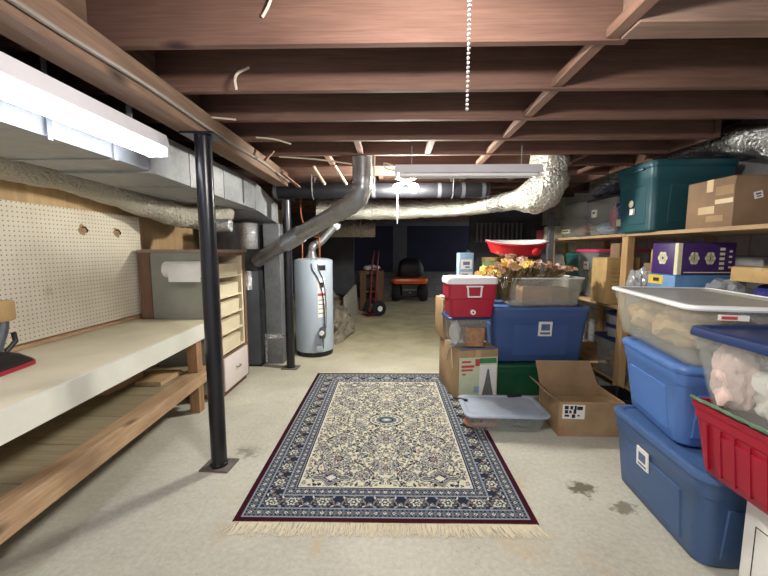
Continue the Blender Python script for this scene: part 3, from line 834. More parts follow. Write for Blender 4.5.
b = newbm(); tube(b, smoothpath([(-.15, 3.40, 2.35), (-.155, 3.36, 2.2), (-.16, 3.36, 2.05), (-.22, 3.38, 1.93)], 5), .008, 8); obj('cord', b, M['cable_white'], t)

b = newbm(); tube(b, [(-1.36, 4.25, 2.132), (1.12, 4.25, 2.132)], .086, 24)
t = thing('black_pipe', 'long black horizontal pipe across the ceiling behind the far bulbs', 'pipe', (0, 0, 0))
obj('pipe_run', b, M['blackpipe'], t)
for x in (-1.33, -.2, .55, .82, 1.05):
    b = newbm(); tube(b, [(x - .02, 4.25, 2.132), (x + .02, 4.25, 2.132)], .0885, 24); obj('coupling', b, M['darkgrey'], t)
for x in (-.9, .7):
    b = newbm(); tube(b, [(x, 4.16, 2.30), (x, 4.16, 2.13), (x, 4.19, 2.06), (x, 4.25, 2.035), (x, 4.31, 2.06), (x, 4.34, 2.13), (x, 4.34, 2.30)], .006, 6); obj('hanger_strap', b, M['duct_grey'], t)

t = thing('foil_duct', 'foil wrapped duct below the black pipe, with a fat elbow up at its right end', 'duct', (0, 0, 0))
p = smoothpath([(-1.0, 5.0, 2.01), (-.3, 5.0, 2.0), (.15, 4.95, 1.99), (.6, 4.85, 1.995), (1.0, 4.65, 1.99), (1.22, 4.28, 1.985)], 16)
b = newbm(); tube(b, p, [.145 - .05 * i / (len(p) - 1) for i in range(len(p))], 30, True, .1, 1, 9); obj('horizontal_run', b, M['foil'], t)
p = smoothpath([(1.27, 4.05, 1.98), (1.34, 3.82, 1.972), (1.43, 3.64, 1.985), (1.50, 3.575, 2.07), (1.505, 3.57, 2.2), (1.505, 3.57, 2.35), (1.505, 3.57, 2.5)], 12)
b = newbm(); tube(b, p, [.1 + .075 * min(1, max(0, i - 8) / 14) for i in range(len(p))], 34, True, .09, 6, 10); obj('elbow', b, M['foil'], t)
b = newbm(); tube(b, smoothpath([(1.19, 4.33, 1.985), (1.24, 4.2, 1.983), (1.28, 4.0, 1.978)], 6), .1, 24, True, .08, 2, 12); obj('neck', b, M['foil_bright'], t)

p = smoothpath([(2.72, .6, 2.14), (2.72, 1.6, 2.15), (2.72, 2.5, 2.17), (2.72, 3.2, 2.345), (2.72, 4.5, 2.385)], 24)
b = newbm(); tube(b, p, .115, 30, True, .12, 8, 10)
one('foil_duct', 'silvery foil duct high on the right, above the top shelf cardboard box', 'duct', b, M['foil_bright'], (2.72, 2.5, 2.2))
p = straight((-1.25, 6.1, 1.80), (-.27, 6.1, 1.795), 60)
b = newbm(); tube(b, p, [.128 + .008 * (i % 2) for i in range(61)], 26)
t = thing('flexible_duct', 'brown corrugated flexible duct stub beyond the water heater', 'duct', (0, 0, 0))
obj('sleeve', b, M['brownduct'], t)
for x in (-1.0, -.5):
    b = newbm(); tube(b, [(x, 5.955, 2.30), (x, 5.955, 1.8), (x, 6.0, 1.70), (x, 6.1, 1.655), (x, 6.2, 1.70), (x, 6.245, 1.8), (x, 6.245, 2.30)], .006, 6); obj('hanger_strap', b, M['duct_grey'], t)

# ------------------------------------------------------------------ lamps
t = thing('fluorescent_fixture', 'lit white fluorescent strip light hung beside the girder above the workbench', 'light', (-1.345, .95, 2.0))
b = newbm(); loft(b, [[(-.05, y, .105), (.05, y, .105), (.068, y, .03), (-.068, y, .03)] for y in (-.62, 1.18)]); obj('housing', b, M['offwhite'], t, 0)
for x in (-.034, .034):
    b = newbm(); tube(b, [(x, -.58, .0), (x, 1.15, .0)], .019, 16); obj('tube', b, M['tube'], t)
for y in (-.62, 1.16):
    b = newbm(); box(b, -.062, .062, y, y + .02, -.02, .03, .004); obj('lamp_holder', b, M['offwhite'], t)
for y in (-.25, .95):
    b = newbm(); box(b, -.012, .012, y, y + .012, .105, .299); obj('hanger_strap', b, M['duct_grey'], t, 0)

t = thing('fluorescent_fixture', 'unlit white fluorescent fixture hung crosswise below the far joists', 'light', (.62, 3.07, 2.075))
b = newbm(); loft(b, [[(x, -.05, .066), (x, .05, .066), (x, .085, .0), (x, -.085, .0)] for x in (-.59, .6)]); obj('housing', b, M['offwhite'], t, 0)
for y in (-.04, .04):
    b = newbm(); tube(b, [(-.55, y, -.014), (.56, y, -.014)], .013, 14); obj('tube', b, M['white'], t)
for x in (-.59, .58):
    b = newbm(); box(b, x, x + .02, -.07, .07, -.03, .002, .003); obj('lamp_holder', b, M['offwhite'], t)
for x in (-.45, .45):
    b = newbm(); tube(b, [(x, .0, .066), (x, .0, .224)], .004, 6); obj('hanger_chain', b, M['duct_grey'], t)
b = newbm(); tube(b, smoothpath([(-.59, 0, .03), (-.66, .02, .05), (-.68, .05, .10), (-.6, .02, .075)], 5), .006, 6); obj('cord', b, M['cable_white'], t)

def twin_bulb(loc, label, mb, chain, cm, sep, cname, br=.036):
    t = thing('twin_bulb_light', label, 'light', loc)
    b = newbm(); lathe(b, [(.055, .0), (.06, -.03), (.03, -.045)], 20); obj('canopy', b, M['white'], t)
    for s in (-1, 1):
        b = newbm(); tube(b, [(0, 0, -.035), (s * (sep / 2 - .03), 0, -.06)], .018, 12); sk = obj('socket', b, M['white'], t)
        b = newbm(); lump(b, (s * sep / 2, 0, -.05 - br), (br, br, br), 1, 0, 1, 3); obj('bulb', b, mb, sk)
    x, y, z0, z1 = chain
    b = newbm()
    if cm == 'bead':
        n = int((z0 - z1) / .0105)
        for i in range(n):
            lump(b, (x, y, z0 - i * .0105), (.0042, .0042, .0042), 0, 0, 1, 1)
        tube(b, [(0, 0, -.04), (x, y, z0)], .002, 6)
    else:
        tube(b, [(x, y, z0), (x, y, z1)], .0045, 6)
    obj(cname, b, M['white'], t)
twin_bulb((.17, .93, 2.257), 'twin bulb light with white bead pull chain hanging from the nearest joists', M['bulb'], (.012, -.02, -.05, -.488), 'bead', .16, 'pull_chain')
b = newbm(); box(b, .09, .25, .70, 1.0, 2.26, 2.299); struct('trim_%d' % ti, b, M['block']); ti += 1
twin_bulb((.155, 3.90, 2.20), 'far twin bulb light glowing in front of the black pipe, with pull string', M['bulb_far'], (-.09, .0, -.08, -.47), 'string', .17, 'pull_string', .05)
b = newbm(); box(b, .06, .26, 3.77, 4.0, 2.202, 2.299); struct('trim_%d' % ti, b, M['block']); ti += 1

# ------------------------------------------------------------------ cables in the ceiling
def cable(pts, r, m, label):
    b = newbm(); tube(b, smoothpath(pts, 6), r, 8)
    one('electrical_cable', label, 'cable', b, M[m], pts[0])
cable([(-1.128, -.5, 2.2), (-1.128, .6, 2.2), (-1.128, 1.2, 2.19), (-1.128, 1.75, 2.205), (-1.128, 2.5, 2.195), (-1.128, 3.2, 2.215), (-1.128, 3.9, 2.2), (-1.128, 4.04, 2.2)], .011, 'cable_grey', 'long grey cable running along the side of the wooden girder')
cable([(-.53, 1.575, 2.40), (-.50, 1.567, 2.44), (-.47, 1.57, 2.52)], .006, 'cable_white', 'short white cable stub on the front face of the nearest joist')
cable([(-.745, 1.98, 2.40), (-.79, 1.95, 2.36), (-.80, 1.93, 2.32), (-.795, 1.93, 2.27)], .007, 'cable_white', 'white cable end curling down below the second joist')
cable([(-1.34, 2.40, 2.30), (-1.2, 2.36, 2.29), (-1.0, 2.40, 2.285)], .006, 'cable_white', 'white cable running from the girder just below the third joist')
cable([(-1.02, 2.80, 2.295), (-.88, 2.80, 2.28), (-.76, 2.82, 2.25)], .006, 'cable_white', 'thin white cable drooping below the fourth joist')
cable([(-1.02, 3.36, 2.293), (-.7, 3.38, 2.275), (-.365, 3.42, 2.24)], .007, 'cable_white', 'white cable sagging towards the top of the round duct')
for i, (p, q, l) in enumerate((((-.79, 3.76, 2.30), (-.70, 3.9, 2.14), 'left one of two pale sticks hanging from the joists near the round duct'), ((-.57, 3.76, 2.30), (-.47, 3.9, 2.14), 'right one of two pale sticks hanging from the joists near the round duct'))):
    b = newbm(); stick(b, p, q, .02, .02); one('wooden_stick', l, 'stick', b, M['cream'], p)
for i, (p, q, l) in enumerate((((-1.06, 3.1, 2.2), (-1.02, 3.2, 2.298), 'pale splinter of wood sticking out beside the girder'), ((-1.07, 3.6, 2.2), (-1.0, 4.0, 2.13), 'pale scrap of lath hanging beside the girder far end'))):
    b = newbm(); stick(b, p, q, .03, .012); one('wooden_lath', l, 'lath', b, M['block'], p)

# ------------------------------------------------------------------ far cellar
def rubble(c, s, seed, label):
    b = newbm(); lump(b, c, s, seed, .35, 3.2, 4, .002)
    one('rubble_mound', label, 'rubble', b, M['rubble'], (c[0], c[1], 0), smooth=25)
rubble((-1.02, 6.2, .1), (.34, .8, .36), 4, 'nearer rough grey rubble mound behind the water heater')
rubble((-1.42, 7.75, .15), (.34, .6, .42), 9, 'farther rubble mound at the foot of the leaning slab')
b = newbm(); pts = [(-.98, 7.45, .0), (-.94, 7.45, .0), (-.76, 8.25, .0), (-.80, 8.25, .0)]
loft(b, [pts, [(-1.0, 7.5, .46), (-.96, 7.5, .46), (-.80, 8.25, .66), (-.84, 8.25, .66)]])
one('concrete_slab', 'pale concrete slab standing on edge beyond the water heater', 'slab', b, M['slab'], (-.9, 7.85, 0), smooth=0)

t = thing('wooden_crate', 'dark wooden crate standing behind the red hand truck', 'crate', (-.74, 8.5, 0))
W_, D_, H_ = .56, .5, .93
b = newbm(); box(b, 0, .03, 0, D_, 0, H_, .004, 1); obj('side', b, M['dark_wood'], t, 0)
b = newbm(); box(b, W_ - .03, W_, 0, D_, 0, H_, .004, 1); obj('side', b, M['dark_wood'], t, 0)
b = newbm(); box(b, .03, W_ - .03, D_ - .03, D_, 0, H_); obj('back', b, M['black'], t, 0)
for z in (.02, .44, .88): b = newbm(); box(b, .03, W_ - .03, 0, D_ - .03, z, z + .05); obj('shelf', b, M['dark_wood'], t, 0)
for x in (.03, W_ - .15): b = newbm(); box(b, x, x + .12, -.012, 0, .0, H_); obj('front_board', b, M['dark_wood'], t, 0)
b = newbm(); box(b, .0, W_, -.01, D_, H_, H_ + .03, .004, 1); obj('top', b, M['dark_wood'], t, 0)
b = newbm(); lump(b, (-.46, 8.72, 1.02), (.2, .16, .07), 3, .3, 2.5, 3, .962)
one('rag', 'pale crumpled rag lying on top of the dark wooden crate', 'rag', b, M['paper'], (-.46, 8.72, .962))

t = thing('hand_truck', 'red hand truck with black wheels in the far cellar', 'hand truck', (-.43, 7.9, 0))
for s in (-1, 1):
    b = newbm(); tube(b, smoothpath([(s * .12, 0, .05), (s * .12, .03, .5), (s * .12, .07, 1.1), (s * .10, .11, 1.4)], 5), .018, 10); obj('rail', b, M['red_steel'], t)
b = newbm(); tube(b, smoothpath([(-.10, .11, 1.4), (-.08, .10, 1.47), (.08, .10, 1.47), (.10, .11, 1.4)], 5), .016, 10); obj('handle', b, M['black'], t)
for z in (.35, .7, 1.05):
    b = newbm(); tube(b, [(-.12, .02 + z * .05, z), (.12, .02 + z * .05, z)], .013, 8); obj('crossbar', b, M['red_steel'], t)
b = newbm(); box(b, -.17, .17, -.2, .02, .01, .02); obj('toe_plate', b, M['red_steel'], t, 0)
b = newbm(); tube(b, [(-.2, .07, .17), (.2, .07, .17)], .01, 8); obj('axle', b, M['darkgrey'], t)
for s in (-1, 1):
    b = newbm(); tube(b, straight((s * .16, .07, .17), (s * .23, .07, .17), 4), [.14, .165, .17, .165, .14], 28); w = obj('wheel', b, M['rubber'], t)
    b = newbm(); tube(b, [(s * .15, .07, .17), (s * .24, .07, .17)], .06, 16); h = obj('hub', b, M['white'] if s > 0 else M['darkgrey'], w)
t.rotation_euler = (0, 0, R(-58))
t.location = (-.42, 7.95, 0)

t = thing('riding_mower', 'black riding lawn mower with orange fender parked by the back wall', 'lawn mower', (.53, 10.2, 0))
for s in (-1, 1):
    b = newbm(); tube(b, straight((s * .28, 0, .25), (s * .5, 0, .25), 6), [.2, .24, .25, .25, .25, .24, .2], 30); w = obj('rear_wheel', b, M['rubber'], t)
    b = newbm(); tube(b, [(s * .27, 0, .25), (s * .51, 0, .25)], .1, 16); obj('hub', b, M['darkgrey'], w)
b = newbm(); loft(b, [rrect(0, .05, .94, .34, .1, .50), rrect(0, .05, 1.04, .44, .12, .58), rrect(0, .05, 1.02, .42, .12, .64), rrect(0, .05, .84, .3, .1, .68)]); obj('fender', b, M['orange'], t)
b = newbm(); loft(b, [rrect(0, .2, .5, .6, .06, .16), rrect(0, .2, .54, .62, .06, .48)]); obj('chassis', b, M['black'], t)
b = newbm(); loft(b, [rrect(0, .05, .54, .36, .1, .68), rrect(0, .05, .76, .42, .16, .74), rrect(0, .0, .78, .38, .16, .94), rrect(0, -.02, .62, .30, .14, 1.12), rrect(0, -.02, .40, .18, .08, 1.21)]); obj('seat', b, M['black'], t)
b = newbm(); loft(b, [rrect(0, .85, .46, .5, .1, .3), rrect(0, .85, .5, .5, .1, .6), rrect(0, .8, .42, .4, .1, .72)]); obj('hood', b, M['orange'], t)
b = newbm(); tube(b, [(0, .45, .6), (0, .34, 1.05)], .025, 10); obj('steering_column', b, M['black'], t)
b = newbm(); tube(b, [(.19 * cos(a), .33 + .06 * sin(a) , 1.07 + .17 * sin(a)) for a in np.linspace(0, 2 * pi, 25)], .014, 8, False); obj('steering_wheel', b, M['black'], t)
b = newbm(); loft(b, [rrect(0, .35, .95, .5, .1, .08), rrect(0, .35, .95, .5, .1, .18)]); obj('mower_deck', b, M['black'], t)
b = newbm(); box(b, -.2, .2, -.13, -.09, .30, .36, .01); box(b, -.03, .03, -.2, -.09, .24, .28); obj('hitch', b, M['darkgrey'], t)
for s in (-1, 1):
    b = newbm(); tube(b, [(s * .3, 1.05, .16), (s * .42, 1.05, .16)], .16, 22); obj('front_wheel', b, M['rubber'], t)

t = thing('slatted_panel', 'panel of thin grey vertical slats hung on the dark partition wall', 'panel', (1.66, 7.15, 1.60))
b = newbm(); box(b, 0, .95, .03, .048, 0, .03); obj('rail', b, M['darkgrey'], t, 0)
b = newbm(); box(b, 0, .95, .03, .048, .35, .38); obj('rail', b, M['darkgrey'], t, 0)
for i in range(11):
    b = newbm(); box(b, .01 + i * .086, .042 + i * .086, .01, .03, 0, .38, .003, 1); obj('slat', b, M['duct_grey'], t, 0)
b = newbm(); tube(b, smoothpath([(1.05, 6.6, 0), (1.12, 6.62, .5), (1.22, 6.65, .9), (1.36, 6.7, 1.3), (1.44, 6.72, 1.44)], 6), .04, 10)
one('curved_pole', 'dark curved pole leaning behind the red cooler', 'pole', b, M['darkgrey'], (1.05, 6.6, 0))

# ------------------------------------------------------------------ boxes and tubs
def lidded(body, lid, W, D, H, body_m, lid_m, t, taper=.05, r=.05, lidh=.04, ribs=True, open_=False, rim=True, handles=True):
    """local origin = near left corner of the lid outline on the ground"""
    cx, cy = W / 2, D / 2
    bt = H - lidh
    w0, d0 = W - .03 - 2 * taper, D - .03 - 2 * taper
    w1, d1 = W - .03, D - .03
    th = .004
    b = newbm()
    def at(f, off=0): return w0 + (w1 - w0) * f - off, d0 + (d1 - d0) * f - off
    loops = [rrect(cx, cy, w0 - .02, d0 - .02, r, 0), rrect(cx, cy, w0, d0, r, .012)]
    for f in (.35, .8):
        a, c = at(f); loops.append(rrect(cx, cy, a, c, r, bt * f))
    a, c = at(.8); loops.append(rrect(cx, cy, a + .012, c + .012, r, bt * .82))
    loops.append(rrect(cx, cy, w1 + .006, d1 + .006, r, bt - .012))
    loops += [rrect(cx, cy, w1 + .02, d1 + .02, r + .005, bt - .008), rrect(cx, cy, w1 + .02, d1 + .02, r + .005, bt), rrect(cx, cy, w1 - .006, d1 - .006, r, bt),
              rrect(cx, cy, w0 - 2 * th, d0 - 2 * th, r, .018)]
    loft(b, loops)
    if ribs:
        f0, f1 = .12, .72
        for s in (-1, 1):
            a0, c0 = at(f0); a1, c1 = at(f1)
            q = lambda y, z, ww: (cx + s * (ww / 2 + .004), y, z)
            for yy0, yy1 in ((cy - D * .3, cy + D * .3),):
                loft(b, [[(cx + s * (a0 / 2 - .01), yy0, bt * f0), (cx + s * (a0 / 2 + .006), yy0 + .01, bt * f0 + .006), (cx + s * (a0 / 2 + .006), yy1 - .01, bt * f0 + .006), (cx + s * (a0 / 2 - .01), yy1, bt * f0)],
                         [(cx + s * (a1 / 2 - .01), yy0, bt * f1), (cx + s * (a1 / 2 + .006), yy0 + .01, bt * f1 - .006), (cx + s * (a1 / 2 + .006), yy1 - .01, bt * f1 - .006), (cx + s * (a1 / 2 - .01), yy1, bt * f1)]])
            xx0, xx1 = cx - W * .28, cx + W * .28
            loft(b, [[(xx0, cy + s * (c0 / 2 - .01), bt * f0), (xx0 + .01, cy + s * (c0 / 2 + .006), bt * f0 + .006), (xx1 - .01, cy + s * (c0 / 2 + .006), bt * f0 + .006), (xx1, cy + s * (c0 / 2 - .01), bt * f0)],
                     [(xx0, cy + s * (c1 / 2 - .01), bt * f1), (xx0 + .01, cy + s * (c1 / 2 + .006), bt * f1 - .006), (xx1 - .01, cy + s * (c1 / 2 + .006), bt * f1 - .006), (xx1, cy + s * (c1 / 2 - .01), bt * f1)]])
    bo = obj('body', b, body_m, t)
    if not open_:
        b = newbm()
        loft(b, [rrect(cx, cy, W, D, r + .01, bt + .001), rrect(cx, cy, W + .004, D + .004, r + .012, bt + .012), rrect(cx, cy, W - .006, D - .006, r + .01, H - .006), rrect(cx, cy, W - .03, D - .03, r, H), rrect(cx, cy, W - .07, D - .07, r, H - .002), rrect(cx, cy, W - .09, D - .09, r, H - .012)])
        obj('lid', b, lid_m, t)
    elif rim:
        b = newbm()
        loft(b, [rrect(cx, cy, w1 + .02, d1 + .02, r, bt + .001), rrect(cx, cy, w1 + .024, d1 + .024, r, bt + .012), rrect(cx, cy, w1 - .004, d1 - .004, r, bt + .012), rrect(cx, cy, w1 - .004, d1 - .004, r, bt + .001)], False, False)
        obj('rim', b, lid_m, t)
    return bo

def sticker(t, c, u, v, w, h, m, name='label', off=.003, marks=None, markm='ink'):
    """flat sticker: centre c, unit axes u, v in local space; marks = bars (x,y,w,h) in -1..1"""
    u, v = Vector(u).normalized(), Vector(v).normalized(); n = u.cross(v).normalized(); c = Vector(c)
    def slab(cc, w, h, o0, o1, mm, nm, par):
        b = newbm(); P = [cc - u * w / 2 - v * h / 2, cc + u * w / 2 - v * h / 2, cc + u * w / 2 + v * h / 2, cc - u * w / 2 + v * h / 2]
        loft(b, [[p + n * o0 for p in P], [p + n * o1 for p in P]]); return obj(nm, b, mm, par, 0)
    l = slab(c, w, h, -.001, off, m, name, t)
    if marks:
        b = newbm()
        for (mx, my, mw, mh) in marks:
            cc = c + u * mx * w / 2 + v * my * h / 2
            P = [cc - u * mw * w / 4 - v * mh * h / 4, cc + u * mw * w / 4 - v * mh * h / 4, cc + u * mw * w / 4 + v * mh * h / 4, cc - u * mw * w / 4 + v * mh * h / 4]
            loft(b, [[p + n * off for p in P], [p + n * (off + .001) for p in P]])
        obj('print', b, M[markm], l, 0)
    return l

def carton(name, label, loc, rot, W, D, H, m, cat='box', tape=True, tape_axis='x', flap=True, group=None, tm='tape'):
    t = thing(name, label, cat, loc, rot, group)
    b = newbm(); box(b, 0, W, 0, D, 0, H - .006, .004, 2); obj('body', b, m, t)
    if flap:
        if tape_axis == 'x':
            fl = ((.001, W - .001, .001, D / 2 - .002), (.001, W - .001, D / 2 + .002, D - .001))
        else:
            fl = ((.001, W / 2 - .002, .001, D - .001), (W / 2 + .002, W - .001, .001, D - .001))
        for f in fl:
            b = newbm(); box(b, f[0], f[1], f[2], f[3], H - .006, H, .002, 1); obj('flap', b, m, t, 0)
    if tape:
        b = newbm()
        if tape_axis == 'x':
            box(b, 0, W, D / 2 - .025, D / 2 + .025, H, H + .001); box(b, -.0012, 0, D / 2 - .025, D / 2 + .025, H * .75, H)
        else:
            box(b, W / 2 - .025, W / 2 + .025, 0, D, H, H + .001); box(b, W / 2 - .025, W / 2 + .025, -.0012, 0, H * .75, H)
        obj('tape', b, M[tm], t, 0)
    return t

def handle_bar(t, p, q, m, r=.012):
    b = newbm(); tube(b, [p, q], r, 10); obj('handle', b, m, t)

# --- stack B (right foreground)
t = thing('storage_tote', 'large slate blue lidded tote on the floor, bottom of the right foreground stack', 'tote', (1.36, 1.49, 0), -4)
lidded(1, 1, .56, .78, .465, M['blue_big'], M['blue_lid2'], t, .035, .07, .035)
sticker(t, (.019, .44, .29), (0, -1, 0), (-.06, 0, 1), .10, .11, M['paper'], 'label', .006, [(0, .1, 1.2, .9), (0, -.7, 1.4, .2)], 'blue_print')
t = thing('storage_tote', 'bright blue tote in the middle of the right foreground stack', 'tote', (1.375, 1.70, .467), -10.5)
lidded(1, 1, .47, .66, .425, M['blue_light'], M['blue_light'], t, .045, .06, .03)
t = thing('storage_tote', 'big clear tote with white rimmed lid on top of the bright blue tote', 'tote', (1.36, 1.65, .894), -12)
lidded(1, 1, .60, .94, .30, M['frost'], M['clear_lid'], t, .04, .05, .02, False)
b = newbm(); W_, D_ = .60, .94
loft(b, [rrect(W_ / 2, D_ / 2, W_ + .006, D_ + .006, .06, .281), rrect(W_ / 2, D_ / 2, W_ + .014, D_ + .014, .06, .29), rrect(W_ / 2, D_ / 2, W_ + .006, D_ + .006, .06, .303), rrect(W_ / 2, D_ / 2, W_ - .03, D_ - .03, .05, .305), rrect(W_ / 2, D_ / 2, W_ - .035, D_ - .035, .05, .295)], False, False)
obj('lid_rim', b, M['white'], t)
sticker(t, (.17, .002, .255), (1, 0, 0), (0, 0, 1), .11, .024, M['paper'], 'label', .014, [(-.35, 0, 1.1, 1.2)], 'red_print')
b = newbm(); lump(b, (1.67, 2.0, 1.03), (.16, .17, .125), 5, .3, 2.2, 4, .92)
one('soft_toy', 'nearer tan soft bundle inside the big clear white-lidded tote', 'soft toy', b, M['plush_tan'], (1.7, 2.05, .92))
b = newbm(); lump(b, (1.72, 2.32, 1.03), (.16, .14, .12), 8, .3, 2.2, 4, .92)
one('soft_toy', 'farther tan soft bundle inside the big clear white-lidded tote', 'soft toy', b, M['plush_tan'], (1.78, 2.36, .92))

# --- stack C (right edge)
t = thing('white_carton', 'white carton with a black printed frame at the lower right corner, on the floor', 'box', (1.475, .92, 0))
b = newbm(); box(b, 0, .42, 0, .50, 0, .45, .004); obj('body', b, M['paper'], t)
b = newbm(); box(b, 0, .42, 0, .249, .45, .456, .002, 1); box(b, 0, .42, .251, .5, .45, .456, .002, 1); obj('flap', b, M['paper'], t, 0)
b = newbm()
for y0, y1, z0, z1 in ((.45, .454, .02, .34), (.10, .104, .02, .34), (.10, .454, .02, .024), (.10, .454, .336, .34)): box(b, -.001, 0.001, y0, y1, z0, z1)
for y0, y1, z0, z1 in ((.28, .39, .08, .11), (.28, .38, .2, .24), (.15, .3, .28, .31)): box(b, -.001, 0.001, y0, y1, z0, z1)
obj('printed_frame', b, M['ink'], t, 0)
t = thing('storage_tote', 'open crimson red tote on the right edge, above the white carton', 'tote', (1.335, .90, .475), 0)
lidded(1, 1, .48, .70, .31, M['red'], M['red'], t, .035, .045, .012, True, True)
for i in range(9):
    b = newbm(); y = .10 + i * .062; stick(b, (.042, y, .03), (.019, y, .235), .006, .012); obj('rib', b, M['red'], t, 0)
t = thing('storage_tote', 'clear tote with navy lid full of pale plush, on the red tote', 'tote', (1.31, .90, .777), 0)
lidded(1, 1, .50, .71, .345, M['clear'], M['blue_lid'], t, .05, .05, .04, False)
for i, (c, s, m, l) in enumerate((((1.42, 1.46, .93), (.07, .085, .15), 'plush', 'pink plush toy pressed against the far end of the navy lidded tote'),
                                  ((1.44, 1.22, .92), (.09, .15, .14), 'plush_white', 'white plush toy in the middle of the navy lidded tote'),
                                  ((1.62, 1.43, .90), (.09, .1, .11), 'plush_white', 'white plush toy behind the pink one inside the navy lidded tote'),
                                  ((1.40, 1.03, .96), (.05, .06, .06), 'skin', 'round tan toy head inside the navy lidded tote'))):
    b = newbm(); lump(b, c, s, i + 20, .3, 2.6, 4, .80); one('plush_toy', l, 'soft toy', b, M[m], (c[0], c[1], .8))
b = newbm(); tube(b, smoothpath([(1.35, .98, .80), (1.345, 1.2, .802), (1.345, 1.4, .802), (1.35, 1.585, .798)], 14), .008, 8, True, .4, 4, 40)
one('garland', 'thin green garland along the rim of the red tote', 'garland', b, M['garland'], (1.39, 1.2, .79))

# --- stack A
t = carton('toy_train_carton', 'brown carton with a pale green printed front and tree picture, beside the rug', (.632, 3.32, 0), 9, .40, .60, .515, M['card'], tape_axis='y')
sticker(t, (.205, 0, .235), (1, 0, 0), (0, 0, 1), .38, .40, M['green_print'], 'printed_front', .003)
sticker(t, (.30, -.003, .20), (1, 0, 0), (0, 0, 1), .17, .32, M['paper'], 'white_print', .002)
sticker(t, (.30, -.003, .40), (1, 0, 0), (0, 0, 1), .17, .05, M['tree_green'], 'foliage_print', .0025)
b = newbm()
loft(b, [[(.24, -.006, .05), (.36, -.006, .05), (.33, -.006, .20), (.31, -.006, .32), (.295, -.006, .32), (.275, -.006, .20)], [(.24, -.004, .05), (.36, -.004, .05), (.33, -.004, .20), (.31, -.004, .32), (.295, -.004, .32), (.275, -.004, .20)]]); obj('tree_print', b, M['ink_grey'], t, 0)
sticker(t, (.10, -.003, .33), (1, 0, 0), (0, 0, 1), .15, .16, M['green_print'], 'lettering', .001, [(-.2, .8, 1.2, .25), (0, .25, 1.7, .3), (-.1, -.2, 1.5, .25), (-.5, -.7, .5, .2)], 'red_print')
sticker(t, (.195, -.003, .385), (1, 0, 0), (0, 0, 1), .045, .07, M['red_print'], 'red_badge', .002)
sticker(t, (.19, -.003, .12), (1, 0, 0), (0, 0, 1), .05, .06, M['lightblue'], 'blue_print', .002)
b = newbm(); tube(b, smoothpath([(-.006, .12, .30), (-.012, .14, .42), (-.008, .18, .50), (-.006, .24, .47), (-.01, .3, .40), (-.006, .34, .33)], 6), .006, 8); obj('rope', b, M['cable_white'], t)
b = newbm(); tube(b, [(.02, -.008, .516), (.38, -.008, .522)], .007, 8); obj('cord', b, M['blue_print'], t)
t = thing('storage_tote', 'small clear tote with navy lid under the red cooler', 'tote', (.535, 3.32, .519), 4)
lidded(1, 1, .405, .34, .305, M['clear'], M['blue_lid'], t, .03, .03, .025, False)
b = newbm()
loft(b, [rrect(.80, 3.43, .17, .16, .03, .54), rrect(.80, 3.43, .2, .18, .03, .72), rrect(.80, 3.43, .19, .17, .03, .72), rrect(.80, 3.43, .16, .15, .03, .56)])
one('wicker_basket', 'small brown wicker basket inside the clear tote below the cooler', 'basket', b, M['wicker'], (.8, 3.43, .54))
b = newbm(); lump(b, (.62, 3.44, .66), (.05, .07, .12), 2, .25, 2, 3, .54)
one('folded_cloth', 'cream cloth bundle inside the clear tote below the cooler', 'cloth', b, M['plush_white'], (.62, 3.44, .54))
t = thing('cooler', 'red cooler with white lid and white handle on the small clear tote', 'cooler', (.54, 3.31, .826), 3)
b = newbm(); loft(b, [rrect(.22, .15, .39, .27, .04, 0), rrect(.22, .15, .40, .28, .04, .02), rrect(.22, .15, .43, .30, .04, .17), rrect(.22, .15, .45, .315, .04, .175), rrect(.22, .15, .46, .32, .04, .31)]); obj('body', b, M['cooler_red'], t)
b = newbm(); loft(b, [rrect(.22, .15, .475, .335, .05, .311), rrect(.22, .15, .48, .34, .05, .345), rrect(.22, .15, .46, .32, .05, .37), rrect(.22, .15, .40, .27, .05, .375)]); obj('lid', b, M['white'], t)
b = newbm()
for p, q in (((.15, -.016, .29), (.31, -.016, .29)), ((.165, -.018, .29), (.172, -.018, .195)), ((.295, -.018, .29), (.288, -.018, .195)), ((.168, -.02, .195), (.292, -.02, .195))): stick(b, p, q, .018, .014, .003)
obj('handle', b, M['white'], t)
b = newbm(); tube(b, [(.22, .0, .05), (.22, -.02, .05)], .024, 16); sp = obj('spigot', b, M['white'], t)
b = newbm(); tube(b, [(.22, -.02, .05), (.22, -.028, .05)], .009, 10); obj('button', b, M['cooler_red'], sp)
b = newbm(); box(b, .16, .28, .005, .012, .10, .112, .002, 1); obj('logo_bar', b, M['red'], t, 0)
t = carton('brown_carton', 'plain brown carton behind the red cooler, standing on the printed carton', (.545, 3.74, .519), 8, .42, .30, .42, M['card'], tape_axis='y')
b = newbm(); obox(b, (.595, 3.83, .955), .10, .16, .012, Matrix.Rotation(.2, 3, 'Z') @ Matrix.Rotation(.12, 3, 'Y'))
one('paper_leaflet', 'white paper leaflet lying on the brown carton behind the cooler', 'paper', b, M['paper'], (.595, 3.83, .945), smooth=0)
t = carton('blue_carton', 'small pale blue printed carton standing behind the red cooler lid', (.72, 3.82, .94), 6, .155, .10, .48, M['lightblue'], tape=False)
sticker(t, (.077, 0, .36), (1, 0, 0), (0, 0, 1), .12, .10, M['paper'], 'print', .002, [(0, .2, 1.2, .7), (.2, -.6, .8, .3)], 'blue_print')
sticker(t, (.077, 0, .24), (1, 0, 0), (0, 0, 1), .13, .08, M['paper'], 'print', .002, [(-.2, .2, 1.0, .6)], 'blue_print')

